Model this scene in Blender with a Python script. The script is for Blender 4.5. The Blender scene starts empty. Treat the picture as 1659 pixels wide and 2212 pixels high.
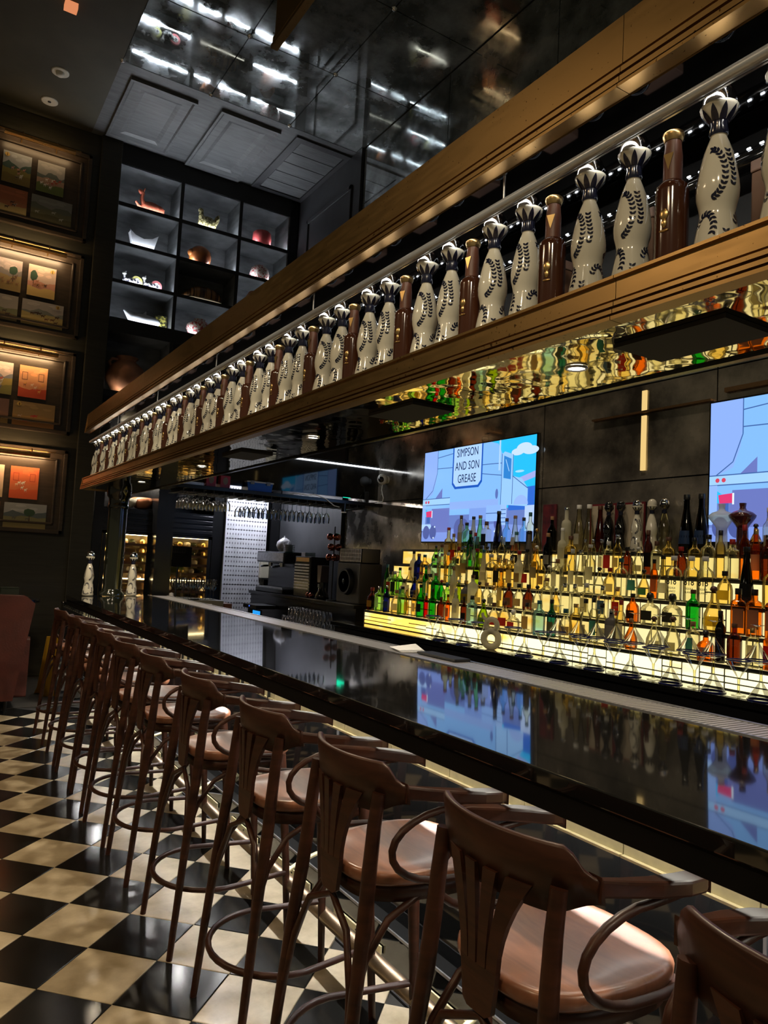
import bpy, math, random
from mathutils import Vector, Matrix

PI = math.pi
rnd = random.Random(7)
SC = bpy.context.scene
COL = SC.collection

# ------------------------------------------------------------------ camera
# world: +Y runs along the bar away from the viewer, +X crosses it towards the back bar, Z up
EYE_H = 1.57
RX = (0.84504915, 0.08202996, 0.5283588)
RY = (-0.53217397, 0.03331044, 0.84597948)
RZ = (0.0517958, -0.99607304, 0.07180317)
cd = bpy.data.cameras.new('camera')
cam = bpy.data.objects.new('camera', cd)
COL.objects.link(cam)
right = Vector((RX[0], RY[0], RZ[0])); up = -Vector((RX[1], RY[1], RZ[1])); back = -Vector((RX[2], RY[2], RZ[2]))
M = Matrix.Identity(4)
for i in range(3):
    M[i][0] = right[i]; M[i][1] = up[i]; M[i][2] = back[i]
M[0][3], M[1][3], M[2][3] = 0.0, 0.0, EYE_H
cam.matrix_world = M
cd.sensor_fit = 'VERTICAL'; cd.sensor_height = 24.0
cd.lens = 1600.0 / 2212.0 * 24.0
cd.clip_start = 0.05; cd.clip_end = 60
SC.camera = cam

# ------------------------------------------------------------------ world and exposure
w = bpy.data.worlds.new('world'); SC.world = w; w.use_nodes = True
w.node_tree.nodes['Background'].inputs[0].default_value = (0.064, 0.056, 0.036, 1)
w.node_tree.nodes['Background'].inputs[1].default_value = 1.15
SC.view_settings.view_transform = 'Standard'
SC.view_settings.look = 'None'
SC.view_settings.exposure = 0.0
SC.view_settings.gamma = 1.0
SC.view_settings.use_curve_mapping = False
cy = SC.cycles
cy.use_denoising = True
cy.max_bounces = 8; cy.diffuse_bounces = 3; cy.glossy_bounces = 5
cy.transparent_max_bounces = 28; cy.transmission_bounces = 6
cy.caustics_reflective = False; cy.caustics_refractive = False
cy.sample_clamp_indirect = 6.0


# ------------------------------------------------------------------ large lamps of the room (outside the frame)
def area(name, loc, size, power, color, rot=(0, 0, 0), sy=None, spread=None):
    l = bpy.data.lights.new(name, 'AREA'); l.energy = power; l.color = color
    l.shape = 'RECTANGLE' if sy else 'DISK'; l.size = size
    if sy: l.size_y = sy
    if spread: l.spread = spread
    o = bpy.data.objects.new(name, l); o.location = loc; o.rotation_euler = rot
    COL.objects.link(o); return o


def spot(name, loc, power, color, angle, rot=(0, 0, 0), blend=0.5, r=0.04):
    l = bpy.data.lights.new(name, 'SPOT'); l.energy = power; l.color = color
    l.spot_size = math.radians(angle); l.spot_blend = blend; l.shadow_soft_size = r
    o = bpy.data.objects.new(name, l); o.location = loc; o.rotation_euler = rot
    COL.objects.link(o); return o


WARM = (1.0, 0.72, 0.42)
for lx, ly, lz, pw in ((-2.6, 4.2, 5.0, 110), (-2.6, 0.2, 5.0, 100)):
    area('room_lamp', (lx, ly, lz), 0.9, pw, WARM, (0, math.radians(20), 0))
# ceiling spots over the walkway: one warm pool on the floor left of the stools
for lx, ly in ((-0.1, 3.2), (-0.2, 5.6), (-0.2, 1.0)):
    spot('ceiling_spot', (lx, ly, 6.7), 165, (1.0, 0.72, 0.38), 46, blend=0.9, r=0.22)


# unseen spots added on the left to brighten the bottles of the overhead shelf
for ly in (-0.6, 1.1, 2.8, 4.5, 6.2):
    d_ = Vector((2.1, 1.6, -1.75)); spot('added_shelf_spot', (-.65, ly, 4.25), 95, (1.0, 0.86, 0.62), 50, rot=d_.to_track_quat('-Z', 'Y').to_euler(), blend=0.7, r=0.10)
for ly in (2.4, 3.9, 5.4):
    spot('ceiling_spot', (2.75, ly - .3, 6.7), 230, (1.0, 0.80, 0.55), 34, rot=(0, math.radians(-16), 0), blend=0.8, r=0.15)


# ------------------------------------------------------------------ object helpers
def tag(o, label=None, cat=None, group=None, kind=None):
    if label: o['label'] = label
    if cat: o['category'] = cat
    if group: o['group'] = group
    if kind: o['kind'] = kind
    return o


def empty(name, loc=(0, 0, 0), rz=0.0, label=None, cat=None, group=None, kind=None):
    o = bpy.data.objects.new(name, None); COL.objects.link(o)
    o.location = loc; o.rotation_euler = (0, 0, rz); o.empty_display_size = 0.05
    return tag(o, label, cat, group, kind)


class MB:
    """collects polygons and links them as ONE mesh object"""
    def __init__(s): s.v = []; s.f = []; s.sm = []; s.mi = []; s.col = []

    def add(s, vs, fs, smooth=False, m=0, col=None):
        b = len(s.v); s.v += [tuple(p) for p in vs]
        for f in fs:
            s.f.append(tuple(b + i for i in f)); s.sm.append(smooth); s.mi.append(m); s.col.append(col)
        return s

    def box(s, x0, x1, y0, y1, z0, z1, m=0):
        vs = [(x0, y0, z0), (x1, y0, z0), (x1, y1, z0), (x0, y1, z0), (x0, y0, z1), (x1, y0, z1), (x1, y1, z1), (x0, y1, z1)]
        return s.add(vs, [(0, 3, 2, 1), (4, 5, 6, 7), (0, 1, 5, 4), (1, 2, 6, 5), (2, 3, 7, 6), (3, 0, 4, 7)], False, m)

    def cbox(s, c, d, m=0):
        return s.box(c[0] - d[0] / 2, c[0] + d[0] / 2, c[1] - d[1] / 2, c[1] + d[1] / 2, c[2] - d[2] / 2, c[2] + d[2] / 2, m)

    def lathe(s, prof, seg=20, c=(0, 0, 0), m=0, p=2.0, caps=True, sy=1.0, smooth=True):
        vs = []; n = len(prof)
        for r, z in prof:
            for i in range(seg):
                a = 2 * PI * (i + 0.5) / seg
                ca, sa = math.cos(a), math.sin(a)
                k = (abs(ca) ** p + abs(sa) ** p) ** (-1.0 / p)
                vs.append((c[0] + r * k * ca, c[1] + r * k * sa * sy, c[2] + z))
        fs = []
        for j in range(n - 1):
            for i in range(seg):
                a, b = j * seg + i, j * seg + (i + 1) % seg
                fs.append((a, b, b + seg, a + seg))
        s.add(vs, fs, smooth, m)
        if caps:
            s.add(vs[:seg], [tuple(range(seg - 1, -1, -1))], False, m)
            s.add(vs[-seg:], [tuple(range(seg))], False, m)
        return s

    def tube(s, path, r, seg=8, m=0, caps=True, closed=False, fr=None):
        path = [Vector(q) for q in path]; n = len(path)
        rr = r if isinstance(r, (list, tuple)) else [r] * n
        T = []
        for i in range(n):
            if closed: t = path[(i + 1) % n] - path[i - 1]
            else: t = path[min(i + 1, n - 1)] - path[max(i - 1, 0)]
            T.append(t.normalized())
        ref = Vector((0, 0, 1)) if abs(T[0].z) < 0.9 else Vector((1, 0, 0))
        u = (ref - T[0] * ref.dot(T[0])).normalized(); vs = []
        for i in range(n):
            u = (u - T[i] * u.dot(T[i])).normalized(); v = T[i].cross(u)
            for k in range(seg):
                a = 2 * PI * k / seg
                vs.append(path[i] + (u * math.cos(a) + v * math.sin(a)) * rr[i])
        fs = []
        for j in range(n if closed else n - 1):
            for k in range(seg):
                a, b = j * seg + k, j * seg + (k + 1) % seg
                c2, d2 = ((j + 1) % n) * seg + (k + 1) % seg, ((j + 1) % n) * seg + k
                fs.append((a, b, c2, d2))
        s.add(vs, fs, True, m)
        if caps and not closed:
            s.add(vs[:seg], [tuple(range(seg - 1, -1, -1))], False, m)
            s.add(vs[-seg:], [tuple(range(seg))], False, m)
        return s

    def prism(s, poly, f, t0, t1, m=0, smooth=False):
        """poly: 2d outline; f(u, v, t) -> 3d point"""
        n = len(poly)
        vs = [f(a, b, t0) for a, b in poly] + [f(a, b, t1) for a, b in poly]
        fs = [tuple(range(n - 1, -1, -1)), tuple(range(n, 2 * n))]
        s.add(vs, fs, False, m)
        s.add(vs, [(i, (i + 1) % n, n + (i + 1) % n, n + i) for i in range(n)], smooth, m)
        return s

    def ell(s, c, r, seg=14, rings=9, rot=None, m=0):
        vs = []; c = Vector(c)
        for j in range(rings + 1):
            ph = -PI / 2 + PI * j / rings
            for i in range(seg):
                a = 2 * PI * i / seg
                p = Vector((r[0] * math.cos(ph) * math.cos(a), r[1] * math.cos(ph) * math.sin(a), r[2] * math.sin(ph)))
                if rot: p = rot @ p
                vs.append(c + p)
        fs = [(j * seg + i, j * seg + (i + 1) % seg, (j + 1) * seg + (i + 1) % seg, (j + 1) * seg + i) for j in range(rings) for i in range(seg)]
        return s.add(vs, fs, True, m)

    def mesh(s, name):
        me = bpy.data.meshes.new(name); me.from_pydata(s.v, [], s.f)
        me.polygons.foreach_set('use_smooth', s.sm); me.polygons.foreach_set('material_index', s.mi)
        if any(c is not None for c in s.col):
            a = me.color_attributes.new('paint', 'FLOAT_COLOR', 'CORNER'); k = 0; out = []
            for f, c in zip(s.f, s.col):
                c = c or (1, 1, 1)
                out += [c[0], c[1], c[2], 1.0] * len(f)
            a.data.foreach_set('color', out)
        me.update(); return me

    def build(s, name, mat, parent=None, bevel=0, seg=2):
        me = s.mesh(name)
        for q in (mat if isinstance(mat, (list, tuple)) else [mat]): me.materials.append(q)
        o = bpy.data.objects.new(name, me); COL.objects.link(o)
        if parent: o.parent = parent
        if bevel:
            b = o.modifiers.new('bevel', 'BEVEL'); b.width = bevel; b.segments = seg; b.limit_method = 'ANGLE'
        return o


def kids(o): return [c for c in o.children]


def copy_tree(o, parent=None):
    c = o.copy(); COL.objects.link(c)
    if parent: c.parent = parent
    for ch in kids(o): copy_tree(ch, c)
    return c


def set_mat(o, mat):
    o.material_slots[0].link = 'OBJECT'; o.material_slots[0].material = mat


def text_obj(s, size, mat, name, parent, M4, extrude=0.0004, align='CENTER', shear=0.0, xscale=1.0, bold=0.0):
    cu = bpy.data.curves.new(name, 'FONT'); cu.body = s; cu.size = size; cu.extrude = extrude
    cu.align_x = align; cu.align_y = 'CENTER'; cu.shear = shear; cu.resolution_u = 3; cu.offset = bold * size
    tmp = bpy.data.objects.new('tmp', cu); COL.objects.link(tmp)
    dg = bpy.context.evaluated_depsgraph_get()
    me = bpy.data.meshes.new_from_object(tmp.evaluated_get(dg))
    bpy.data.objects.remove(tmp); bpy.data.curves.remove(cu)
    me.name = name; me.materials.clear(); me.materials.append(mat)
    me.transform(M4 @ Matrix.Diagonal((xscale, 1, 1, 1)))
    o = bpy.data.objects.new(name, me); COL.objects.link(o)
    if parent: o.parent = parent
    return o


# frame whose text reads from the -X side: letters run towards -Y, up is Z, facing -X
def face_negx(x, y, z, tilt=0.0):
    m = Matrix(((0, 0, -1, x), (-1, 0, 0, y), (0, 1, 0, z), (0, 0, 0, 1)))
    return m

# ------------------------------------------------------------------ materials
def nt(name):
    m = bpy.data.materials.new(name); m.use_nodes = True
    n = m.node_tree.nodes; l = m.node_tree.links
    return m, n, l, n['Principled BSDF']


def pmat(name, base, rough=0.5, metal=0.0, coat=0.0, var=0.0, scale=8.0, stretch=(1, 1, 1), bump=0.0, bscale=None, spec=None,
         base2=None, detail=4.0, rvar=0.0, sss=0.0, contrast=None):
    m, n, l, b = nt(name)
    b.inputs['Base Color'].default_value = (*base, 1); b.inputs['Roughness'].default_value = rough
    b.inputs['Metallic'].default_value = metal; b.inputs['Coat Weight'].default_value = coat
    b.inputs['Coat Roughness'].default_value = 0.06
    if spec is not None: b.inputs['Specular IOR Level'].default_value = spec
    if var or bump or base2 or rvar:
        tc = n.new('ShaderNodeTexCoord'); mp = n.new('ShaderNodeMapping'); mp.inputs['Scale'].default_value = stretch
        l.new(tc.outputs['Object'], mp.inputs['Vector'])
        nz = n.new('ShaderNodeTexNoise'); nz.inputs['Scale'].default_value = scale; nz.inputs['Detail'].default_value = detail
        l.new(mp.outputs[0], nz.inputs['Vector'])
        if var or base2:
            rp = n.new('ShaderNodeValToRGB')
            c2 = base2 or tuple(min(1, c * (1 + var)) for c in base)
            c1 = base if base2 else tuple(c * (1 - var) for c in base)
            lo, hi = contrast or (0.35, 0.65)
            rp.color_ramp.elements[0].position = lo; rp.color_ramp.elements[1].position = hi
            rp.color_ramp.elements[0].color = (*c1, 1); rp.color_ramp.elements[1].color = (*c2, 1)
            l.new(nz.outputs['Fac'], rp.inputs[0]); l.new(rp.outputs[0], b.inputs['Base Color'])
        if rvar:
            mr = n.new('ShaderNodeMapRange'); mr.inputs['From Min'].default_value = 0.35; mr.inputs['From Max'].default_value = 0.65
            mr.inputs['To Min'].default_value = max(0, rough - rvar); mr.inputs['To Max'].default_value = rough + rvar
            l.new(nz.outputs['Fac'], mr.inputs['Value']); l.new(mr.outputs[0], b.inputs['Roughness'])
        if bump:
            nb = nz
            if bscale:
                nb = n.new('ShaderNodeTexNoise'); nb.inputs['Scale'].default_value = bscale; l.new(mp.outputs[0], nb.inputs['Vector'])
            bp = n.new('ShaderNodeBump'); bp.inputs['Strength'].default_value = bump; bp.inputs['Distance'].default_value = 0.01
            l.new(nb.outputs['Fac'], bp.inputs['Height']); l.new(bp.outputs[0], b.inputs['Normal'])
    return m


def emit(name, col, strength):
    m = bpy.data.materials.new(name); m.use_nodes = True
    n = m.node_tree.nodes; l = m.node_tree.links; n.clear()
    e = n.new('ShaderNodeEmission'); e.inputs[0].default_value = (*col, 1); e.inputs[1].default_value = strength
    o = n.new('ShaderNodeOutputMaterial'); l.new(e.outputs[0], o.inputs[0]); return m


def thin_glass(name, col, edge, gloss=0.9, blend=0.35, frost=0.0):
    """wall of a filled bottle or a blown glass: clear where seen straight on, darker where the wall is seen along"""
    m = bpy.data.materials.new(name); m.use_nodes = True
    n = m.node_tree.nodes; l = m.node_tree.links; n.clear()
    lw = n.new('ShaderNodeLayerWeight'); lw.inputs['Blend'].default_value = blend
    rp = n.new('ShaderNodeValToRGB'); rp.color_ramp.elements[0].color = (*col, 1); rp.color_ramp.elements[1].color = (*edge, 1)
    rp.color_ramp.elements[0].position = 0.25; rp.color_ramp.elements[1].position = 0.9
    l.new(lw.outputs['Facing'], rp.inputs[0])
    tr = n.new('ShaderNodeBsdfTransparent'); l.new(rp.outputs[0], tr.inputs[0])
    body = tr
    if frost:
        tl = n.new('ShaderNodeBsdfTranslucent'); l.new(rp.outputs[0], tl.inputs[0])
        df = n.new('ShaderNodeBsdfDiffuse'); l.new(rp.outputs[0], df.inputs[0])
        ms = n.new('ShaderNodeMixShader'); ms.inputs[0].default_value = 0.4
        l.new(tl.outputs[0], ms.inputs[1]); l.new(df.outputs[0], ms.inputs[2])
        m2 = n.new('ShaderNodeMixShader'); m2.inputs[0].default_value = frost
        l.new(tr.outputs[0], m2.inputs[1]); l.new(ms.outputs[0], m2.inputs[2]); body = m2
    gl = n.new('ShaderNodeBsdfGlossy'); gl.inputs['Roughness'].default_value = 0.05
    fr = n.new('ShaderNodeFresnel'); fr.inputs['IOR'].default_value = 1.5
    mu = n.new('ShaderNodeMath'); mu.operation = 'MULTIPLY'; mu.inputs[1].default_value = gloss
    l.new(fr.outputs[0], mu.inputs[0])
    mx = n.new('ShaderNodeMixShader'); l.new(mu.outputs[0], mx.inputs[0]); l.new(body.outputs[0], mx.inputs[1]); l.new(gl.outputs[0], mx.inputs[2])
    o = n.new('ShaderNodeOutputMaterial'); l.new(mx.outputs[0], o.inputs[0]); return m


def mirror(name, dark, light, rlo, rhi, scale=3.0, bump=0.0, bscale=6.0, stretch=(1, 1, 1), metal=1.0):
    """antiqued mirror: silvering mottled by age"""
    m, n, l, b = nt(name)
    tc = n.new('ShaderNodeTexCoord'); nz = n.new('ShaderNodeTexNoise'); mp = n.new('ShaderNodeMapping'); mp.inputs['Scale'].default_value = stretch
    nz.inputs['Scale'].default_value = scale; nz.inputs['Detail'].default_value = 6; nz.inputs['Roughness'].default_value = 0.62
    l.new(tc.outputs['Object'], mp.inputs[0]); l.new(mp.outputs[0], nz.inputs['Vector'])
    rp = n.new('ShaderNodeValToRGB'); rp.color_ramp.elements[0].position = 0.38; rp.color_ramp.elements[1].position = 0.66
    rp.color_ramp.elements[0].color = (*dark, 1); rp.color_ramp.elements[1].color = (*light, 1)
    l.new(nz.outputs['Fac'], rp.inputs[0]); l.new(rp.outputs[0], b.inputs['Base Color'])
    mr = n.new('ShaderNodeMapRange'); mr.inputs['From Min'].default_value = 0.35; mr.inputs['From Max'].default_value = 0.7
    mr.inputs['To Min'].default_value = rlo; mr.inputs['To Max'].default_value = rhi
    l.new(nz.outputs['Fac'], mr.inputs['Value']); l.new(mr.outputs[0], b.inputs['Roughness'])
    b.inputs['Metallic'].default_value = metal
    if bump:
        nb = n.new('ShaderNodeTexNoise'); nb.inputs['Scale'].default_value = bscale; nb.inputs['Detail'].default_value = 1.0
        l.new(mp.outputs[0], nb.inputs['Vector'])
        bp = n.new('ShaderNodeBump'); bp.inputs['Strength'].default_value = bump; bp.inputs['Distance'].default_value = 0.02
        l.new(nb.outputs['Fac'], bp.inputs['Height']); l.new(bp.outputs[0], b.inputs['Normal'])
    return m


def paint_mat(name, emission=0.0, rough=0.5):
    m, n, l, b = nt(name)
    a = n.new('ShaderNodeVertexColor'); a.layer_name = 'paint'
    if emission:
        b.inputs['Base Color'].default_value = (0, 0, 0, 1); l.new(a.outputs[0], b.inputs['Emission Color'])
        b.inputs['Emission Strength'].default_value = emission; b.inputs['Roughness'].default_value = 0.3
    else:
        l.new(a.outputs[0], b.inputs['Base Color']); b.inputs['Roughness'].default_value = rough
    return m


def stone_tile(name, a, b_, rough):
    m, n, l, b = nt(name)
    oi = n.new('ShaderNodeObjectInfo'); tc = n.new('ShaderNodeTexCoord')
    ad = n.new('ShaderNodeVectorMath'); ad.operation = 'ADD'
    mv = n.new('ShaderNodeVectorMath'); mv.operation = 'SCALE'; mv.inputs['Scale'].default_value = 3.0
    l.new(oi.outputs['Location'], mv.inputs[0]); l.new(tc.outputs['Object'], ad.inputs[0]); l.new(mv.outputs[0], ad.inputs[1])
    nz = n.new('ShaderNodeTexNoise'); nz.inputs['Scale'].default_value = 7; nz.inputs['Detail'].default_value = 6; nz.inputs['Roughness'].default_value = 0.6
    l.new(ad.outputs[0], nz.inputs['Vector'])
    rp = n.new('ShaderNodeValToRGB'); rp.color_ramp.elements[0].position = 0.3; rp.color_ramp.elements[1].position = 0.72
    rp.color_ramp.elements[0].color = (*a, 1); rp.color_ramp.elements[1].color = (*b_, 1)
    l.new(nz.outputs['Fac'], rp.inputs[0]); l.new(rp.outputs[0], b.inputs['Base Color'])
    b.inputs['Roughness'].default_value = rough
    return m


def wood(name, a, b_, rough=0.35, scale=3.0, stretch=(1, 8, 8), coat=0.0):
    m, n, l, b = nt(name)
    tc = n.new('ShaderNodeTexCoord'); mp = n.new('ShaderNodeMapping'); mp.inputs['Scale'].default_value = stretch
    l.new(tc.outputs['Object'], mp.inputs[0])
    nz = n.new('ShaderNodeTexNoise'); nz.inputs['Scale'].default_value = scale; nz.inputs['Detail'].default_value = 8; nz.inputs['Distortion'].default_value = 1.2
    l.new(mp.outputs[0], nz.inputs['Vector'])
    rp = n.new('ShaderNodeValToRGB'); rp.color_ramp.elements[0].position = 0.32; rp.color_ramp.elements[1].position = 0.68
    rp.color_ramp.elements[0].color = (*a, 1); rp.color_ramp.elements[1].color = (*b_, 1)
    l.new(nz.outputs['Fac'], rp.inputs[0]); l.new(rp.outputs[0], b.inputs['Base Color'])
    b.inputs['Roughness'].default_value = rough; b.inputs['Coat Weight'].default_value = coat; b.inputs['Coat Roughness'].default_value = 0.12
    bp = n.new('ShaderNodeBump'); bp.inputs['Strength'].default_value = 0.08; bp.inputs['Distance'].default_value = 0.004
    l.new(nz.outputs['Fac'], bp.inputs['Height']); l.new(bp.outputs[0], b.inputs['Normal'])
    return m


def brass_mat(name, base, dark, rough):
    m, n, l, b = nt(name)
    tc = n.new('ShaderNodeTexCoord'); mp = n.new('ShaderNodeMapping'); mp.inputs['Scale'].default_value = (1, 6, 40)
    l.new(tc.outputs['Object'], mp.inputs[0])
    nz = n.new('ShaderNodeTexNoise'); nz.inputs['Scale'].default_value = 1.3; nz.inputs['Detail'].default_value = 5
    l.new(mp.outputs[0], nz.inputs['Vector'])
    sp = n.new('ShaderNodeTexNoise'); sp.inputs['Scale'].default_value = 85; sp.inputs['Detail'].default_value = 2
    l.new(tc.outputs['Object'], sp.inputs['Vector'])
    big = n.new('ShaderNodeTexNoise'); big.inputs['Scale'].default_value = 2.2; l.new(tc.outputs['Object'], big.inputs['Vector'])
    mu = n.new('ShaderNodeMath'); mu.operation = 'MULTIPLY_ADD'; mu.inputs[1].default_value = 0.35; l.new(big.outputs['Fac'], mu.inputs[0]); l.new(sp.outputs['Fac'], mu.inputs[2])
    sr = n.new('ShaderNodeValToRGB'); sr.color_ramp.elements[0].position = 0.86; sr.color_ramp.elements[1].position = 0.91
    l.new(mu.outputs[0], sr.inputs[0])
    mx = n.new('ShaderNodeMixRGB'); mx.inputs[1].default_value = (*base, 1); mx.inputs[2].default_value = (*dark, 1)
    l.new(sr.outputs[0], mx.inputs[0]); l.new(mx.outputs[0], b.inputs['Base Color'])
    b.inputs['Metallic'].default_value = 1.0
    mr = n.new('ShaderNodeMapRange'); mr.inputs['To Min'].default_value = rough - 0.08; mr.inputs['To Max'].default_value = rough + 0.1
    l.new(nz.outputs['Fac'], mr.inputs['Value']); l.new(mr.outputs[0], b.inputs['Roughness'])
    return m


m_black = pmat('black_gloss_lacquer', (0.006, 0.006, 0.006), 0.035, coat=0.5, spec=0.5)
m_apron = pmat('black_apron', (0.006, 0.006, 0.006), 0.55, spec=0.12)
m_blackwall = pmat('black_panel', (0.008, 0.008, 0.009), 0.22, spec=0.5)
m_blackmatte = pmat('black_matte', (0.008, 0.008, 0.008), 0.6)
m_darkgreen = wood('olive_dark_timber', (0.022, 0.020, 0.012), (0.034, 0.031, 0.020), 0.5, 2.0, (1, 1, 12))
m_ceiling = pmat('olive_ceiling_paint', (0.058, 0.054, 0.036), 0.75, var=0.15, scale=2)
m_greywood = wood('grey_oak_panel', (0.075, 0.078, 0.08), (0.13, 0.135, 0.14), 0.45, 2.5, (1, 8, 8))
m_greydark = wood('dark_grey_panel', (0.03, 0.03, 0.033), (0.045, 0.045, 0.05), 0.45, 2.5, (8, 1, 1))
m_brass = brass_mat('aged_brass', (0.40, 0.25, 0.10), (0.10, 0.055, 0.02), 0.36)
m_brassd = brass_mat('bronze_brass', (0.42, 0.25, 0.13), (0.10, 0.055, 0.03), 0.36)
m_brasslite = pmat('pale_brass', (0.80, 0.70, 0.42), 0.38, metal=0.25, var=0.08, scale=20)
m_railbrass = pmat('brushed_bronze_tube', (0.40, 0.30, 0.20), 0.42, metal=1.0, var=0.15, scale=10)
m_chrome = pmat('chrome', (0.75, 0.75, 0.76), 0.08, metal=1.0)
m_steel = pmat('brushed_steel', (0.5, 0.5, 0.52), 0.42, metal=1.0, var=0.15, scale=30)
m_mirror_ceil = mirror('antique_mirror_ceiling', (0.22, 0.24, 0.23), (0.72, 0.77, 0.78), 0.01, 0.10, 2.6, bump=0.02, bscale=3, metal=0.72)
m_mirror_wall = mirror('antique_mirror_wall', (0.12, 0.11, 0.10), (0.50, 0.45, 0.38), 0.04, 0.34, 2.0, metal=0.68)
m_mirror_soffit = mirror('rippled_antique_mirror', (0.52, 0.46, 0.30), (0.80, 0.72, 0.48), 0.01, 0.05, 2.0, bump=0.085, bscale=8)
m_cream = stone_tile('cream_stone', (0.33, 0.27, 0.175), (0.60, 0.52, 0.38), 0.28)
m_blk = stone_tile('black_stone', (0.006, 0.006, 0.006), (0.013, 0.013, 0.012), 0.17)
m_stoolwood = wood('dark_brown_bentwood', (0.024, 0.0075, 0.0035), (0.050, 0.016, 0.0075), 0.42, 3, (2, 2, 10), coat=0.03)
m_stoolwood.node_tree.nodes['Principled BSDF'].inputs['Specular IOR Level'].default_value = 0.3
m_seatwood = wood('red_brown_veneer', (0.15, 0.055, 0.028), (0.28, 0.115, 0.06), 0.34, 2.2, (9, 2, 2), coat=0.15)
m_leather = pmat('oxblood_leather', (0.065, 0.012, 0.007), 0.5, var=0.2, scale=6, bump=0.1, bscale=60)
m_white = pmat('white_glazed_ceramic', (0.74, 0.70, 0.58), 0.12, coat=0.5)
m_ink = pmat('dark_blue_glaze', (0.012, 0.014, 0.035), 0.15, coat=0.4)
m_gold = pmat('antique_gold', (0.72, 0.48, 0.2), 0.28, metal=1.0)
m_copperglass = pmat('copper_brown_glass', (0.07, 0.022, 0.010), 0.12, coat=0.5, var=0.25, scale=3, stretch=(1, 1, 0.2))
m_brownleather = pmat('brown_capsule', (0.13, 0.045, 0.025), 0.45)
m_carton = pmat('brown_gift_carton', (0.16, 0.085, 0.05), 0.6, var=0.1)
m_cartonlid = pmat('pink_beige_carton', (0.30, 0.19, 0.15), 0.6)
m_led = emit('white_led', (0.90, 0.95, 1.0), 22)
m_ledn = emit('niche_led', (0.86, 0.92, 1.0), 62)
m_ledbar = emit('under_bar_led', (1.0, 0.95, 0.82), 28)
m_ledfoot = emit('footwell_led', (1.0, 0.98, 0.95), 200)
m_down = emit('downlight_glow', (1.0, 0.9, 0.72), 30)
m_blackbox = pmat('black_speaker_grille', (0.012, 0.011, 0.010), 0.7)
m_glass = thin_glass('clear_glass', (0.97, 0.97, 0.95), (0.50, 0.48, 0.33), 0.7, 0.20)
m_stem = thin_glass('solid_glass_stem', (0.80, 0.78, 0.58), (0.10, 0.095, 0.05), 0.9, 0.45)
m_glass_w = thin_glass('clear_wine_glass', (0.93, 0.95, 0.97), (0.45, 0.48, 0.52), 2.4, 0.25)
m_blueglass = pmat('cobalt_glass', (0.012, 0.018, 0.14), 0.08, coat=0.5)

# ================================================================== SETTING
# floor: black and cream stone squares laid diagonally, one object per tile near the camera
TS = 0.302; HD = TS / math.sqrt(2)
floor = MB().box(-4.0, 1.62, -2.0, 8.1, -0.06, -0.012).build('floor', pmat('tile_grout', (0.02, 0.018, 0.015), 0.8))
tag(floor, kind='structure')


def tile_mesh(mat):
    g = TS / 2 - 0.0012; b = 0.003; mb = MB()
    def rot(x, y, z): c = math.sqrt(0.5); return ((x - y) * c, (x + y) * c, z)
    lo = [rot(x, y, -0.012) for x, y in ((-g, -g), (g, -g), (g, g), (-g, g))]
    mid = [rot(x, y, -0.0015) for x, y in ((-g, -g), (g, -g), (g, g), (-g, g))]
    q = g - b; hi = [rot(x, y, 0.0) for x, y in ((-q, -q), (q, -q), (q, q), (-q, q))]
    mb.add(lo + mid + hi, [(0, 1, 5, 4), (1, 2, 6, 5), (2, 3, 7, 6), (3, 0, 4, 7), (4, 5, 9, 8), (5, 6, 10, 9), (6, 7, 11, 10), (7, 4, 8, 11), (8, 9, 10, 11)])
    me = mb.mesh('floor_tile'); me.materials.append(mat); return me


tm = (tile_mesh(m_cream), tile_mesh(m_blk))
# tile centres: x = 0.702 + i*HD, y = 3.382 + j*HD with i + j even; even columns are cream
spots = []
for i in range(-22, 5):
    for j in range(-26, 23):
        if (i + j) % 2: continue
        x = 0.702 + i * HD; y = 3.382 + j * HD
        if x > 1.72 or y > 8.0 or y < -1.8 or x < -3.9: continue
        spots.append((x, y, i, j))


def tile_kind(i, j): return i % 2


near = []
for x, y, i, j in spots:
    if -0.45 < x and 1.55 < y: near.append((x, y, i, j))
near.sort(key=lambda t: t[0] ** 2 + t[1] ** 2)
near = near[:300]; ns = set((a[2], a[3]) for a in near)
for x, y, i, j in near:
    o = bpy.data.objects.new('floor_tile', tm[tile_kind(i, j)]); o.location = (x, y, 0); o.parent = floor; COL.objects.link(o)
rest = {0: MB(), 1: MB()}
for x, y, i, j in spots:
    if (i, j) in ns: continue
    g = HD - 0.0016
    rest[tile_kind(i, j)].add([(x - g, y, 0), (x, y - g, 0), (x + g, y, 0), (x, y + g, 0)], [(0, 1, 2, 3)])
for k in (0, 1):
    o = rest[k].build('tile_field', (m_cream, m_blk)[k], floor); tag(o, kind='stuff')
fb = MB().box(-4.0, 6.2, 8.1, 10.6, -0.06, -0.001).build('floor_timber', wood('dark_floor_boards', (0.03, 0.025, 0.018), (0.045, 0.038, 0.028), 0.5))
tag(fb, kind='structure')
fk = MB().box(1.62, 4.6, -2.0, 8.1, -0.06, -0.001).build('floor_service', m_blackmatte); tag(fk, kind='structure')

CZ = 6.97
# ceiling: painted field, grey oak coffers over the display wall, antique mirror over the bar
ceiling = MB().box(-4.0, 1.47, -2.0, 10.6, CZ, CZ + 0.1).box(1.47, 5.0, -2.0, 10.6, CZ + 0.06, CZ + 0.16).build('ceiling', m_ceiling)
tag(ceiling, kind='structure')
co = MB()
co.box(1.47, 4.5, 8.30, 10.0, CZ + 0.004, CZ + 0.05)
o = co.build('coffer_board', m_greywood, ceiling)


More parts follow.
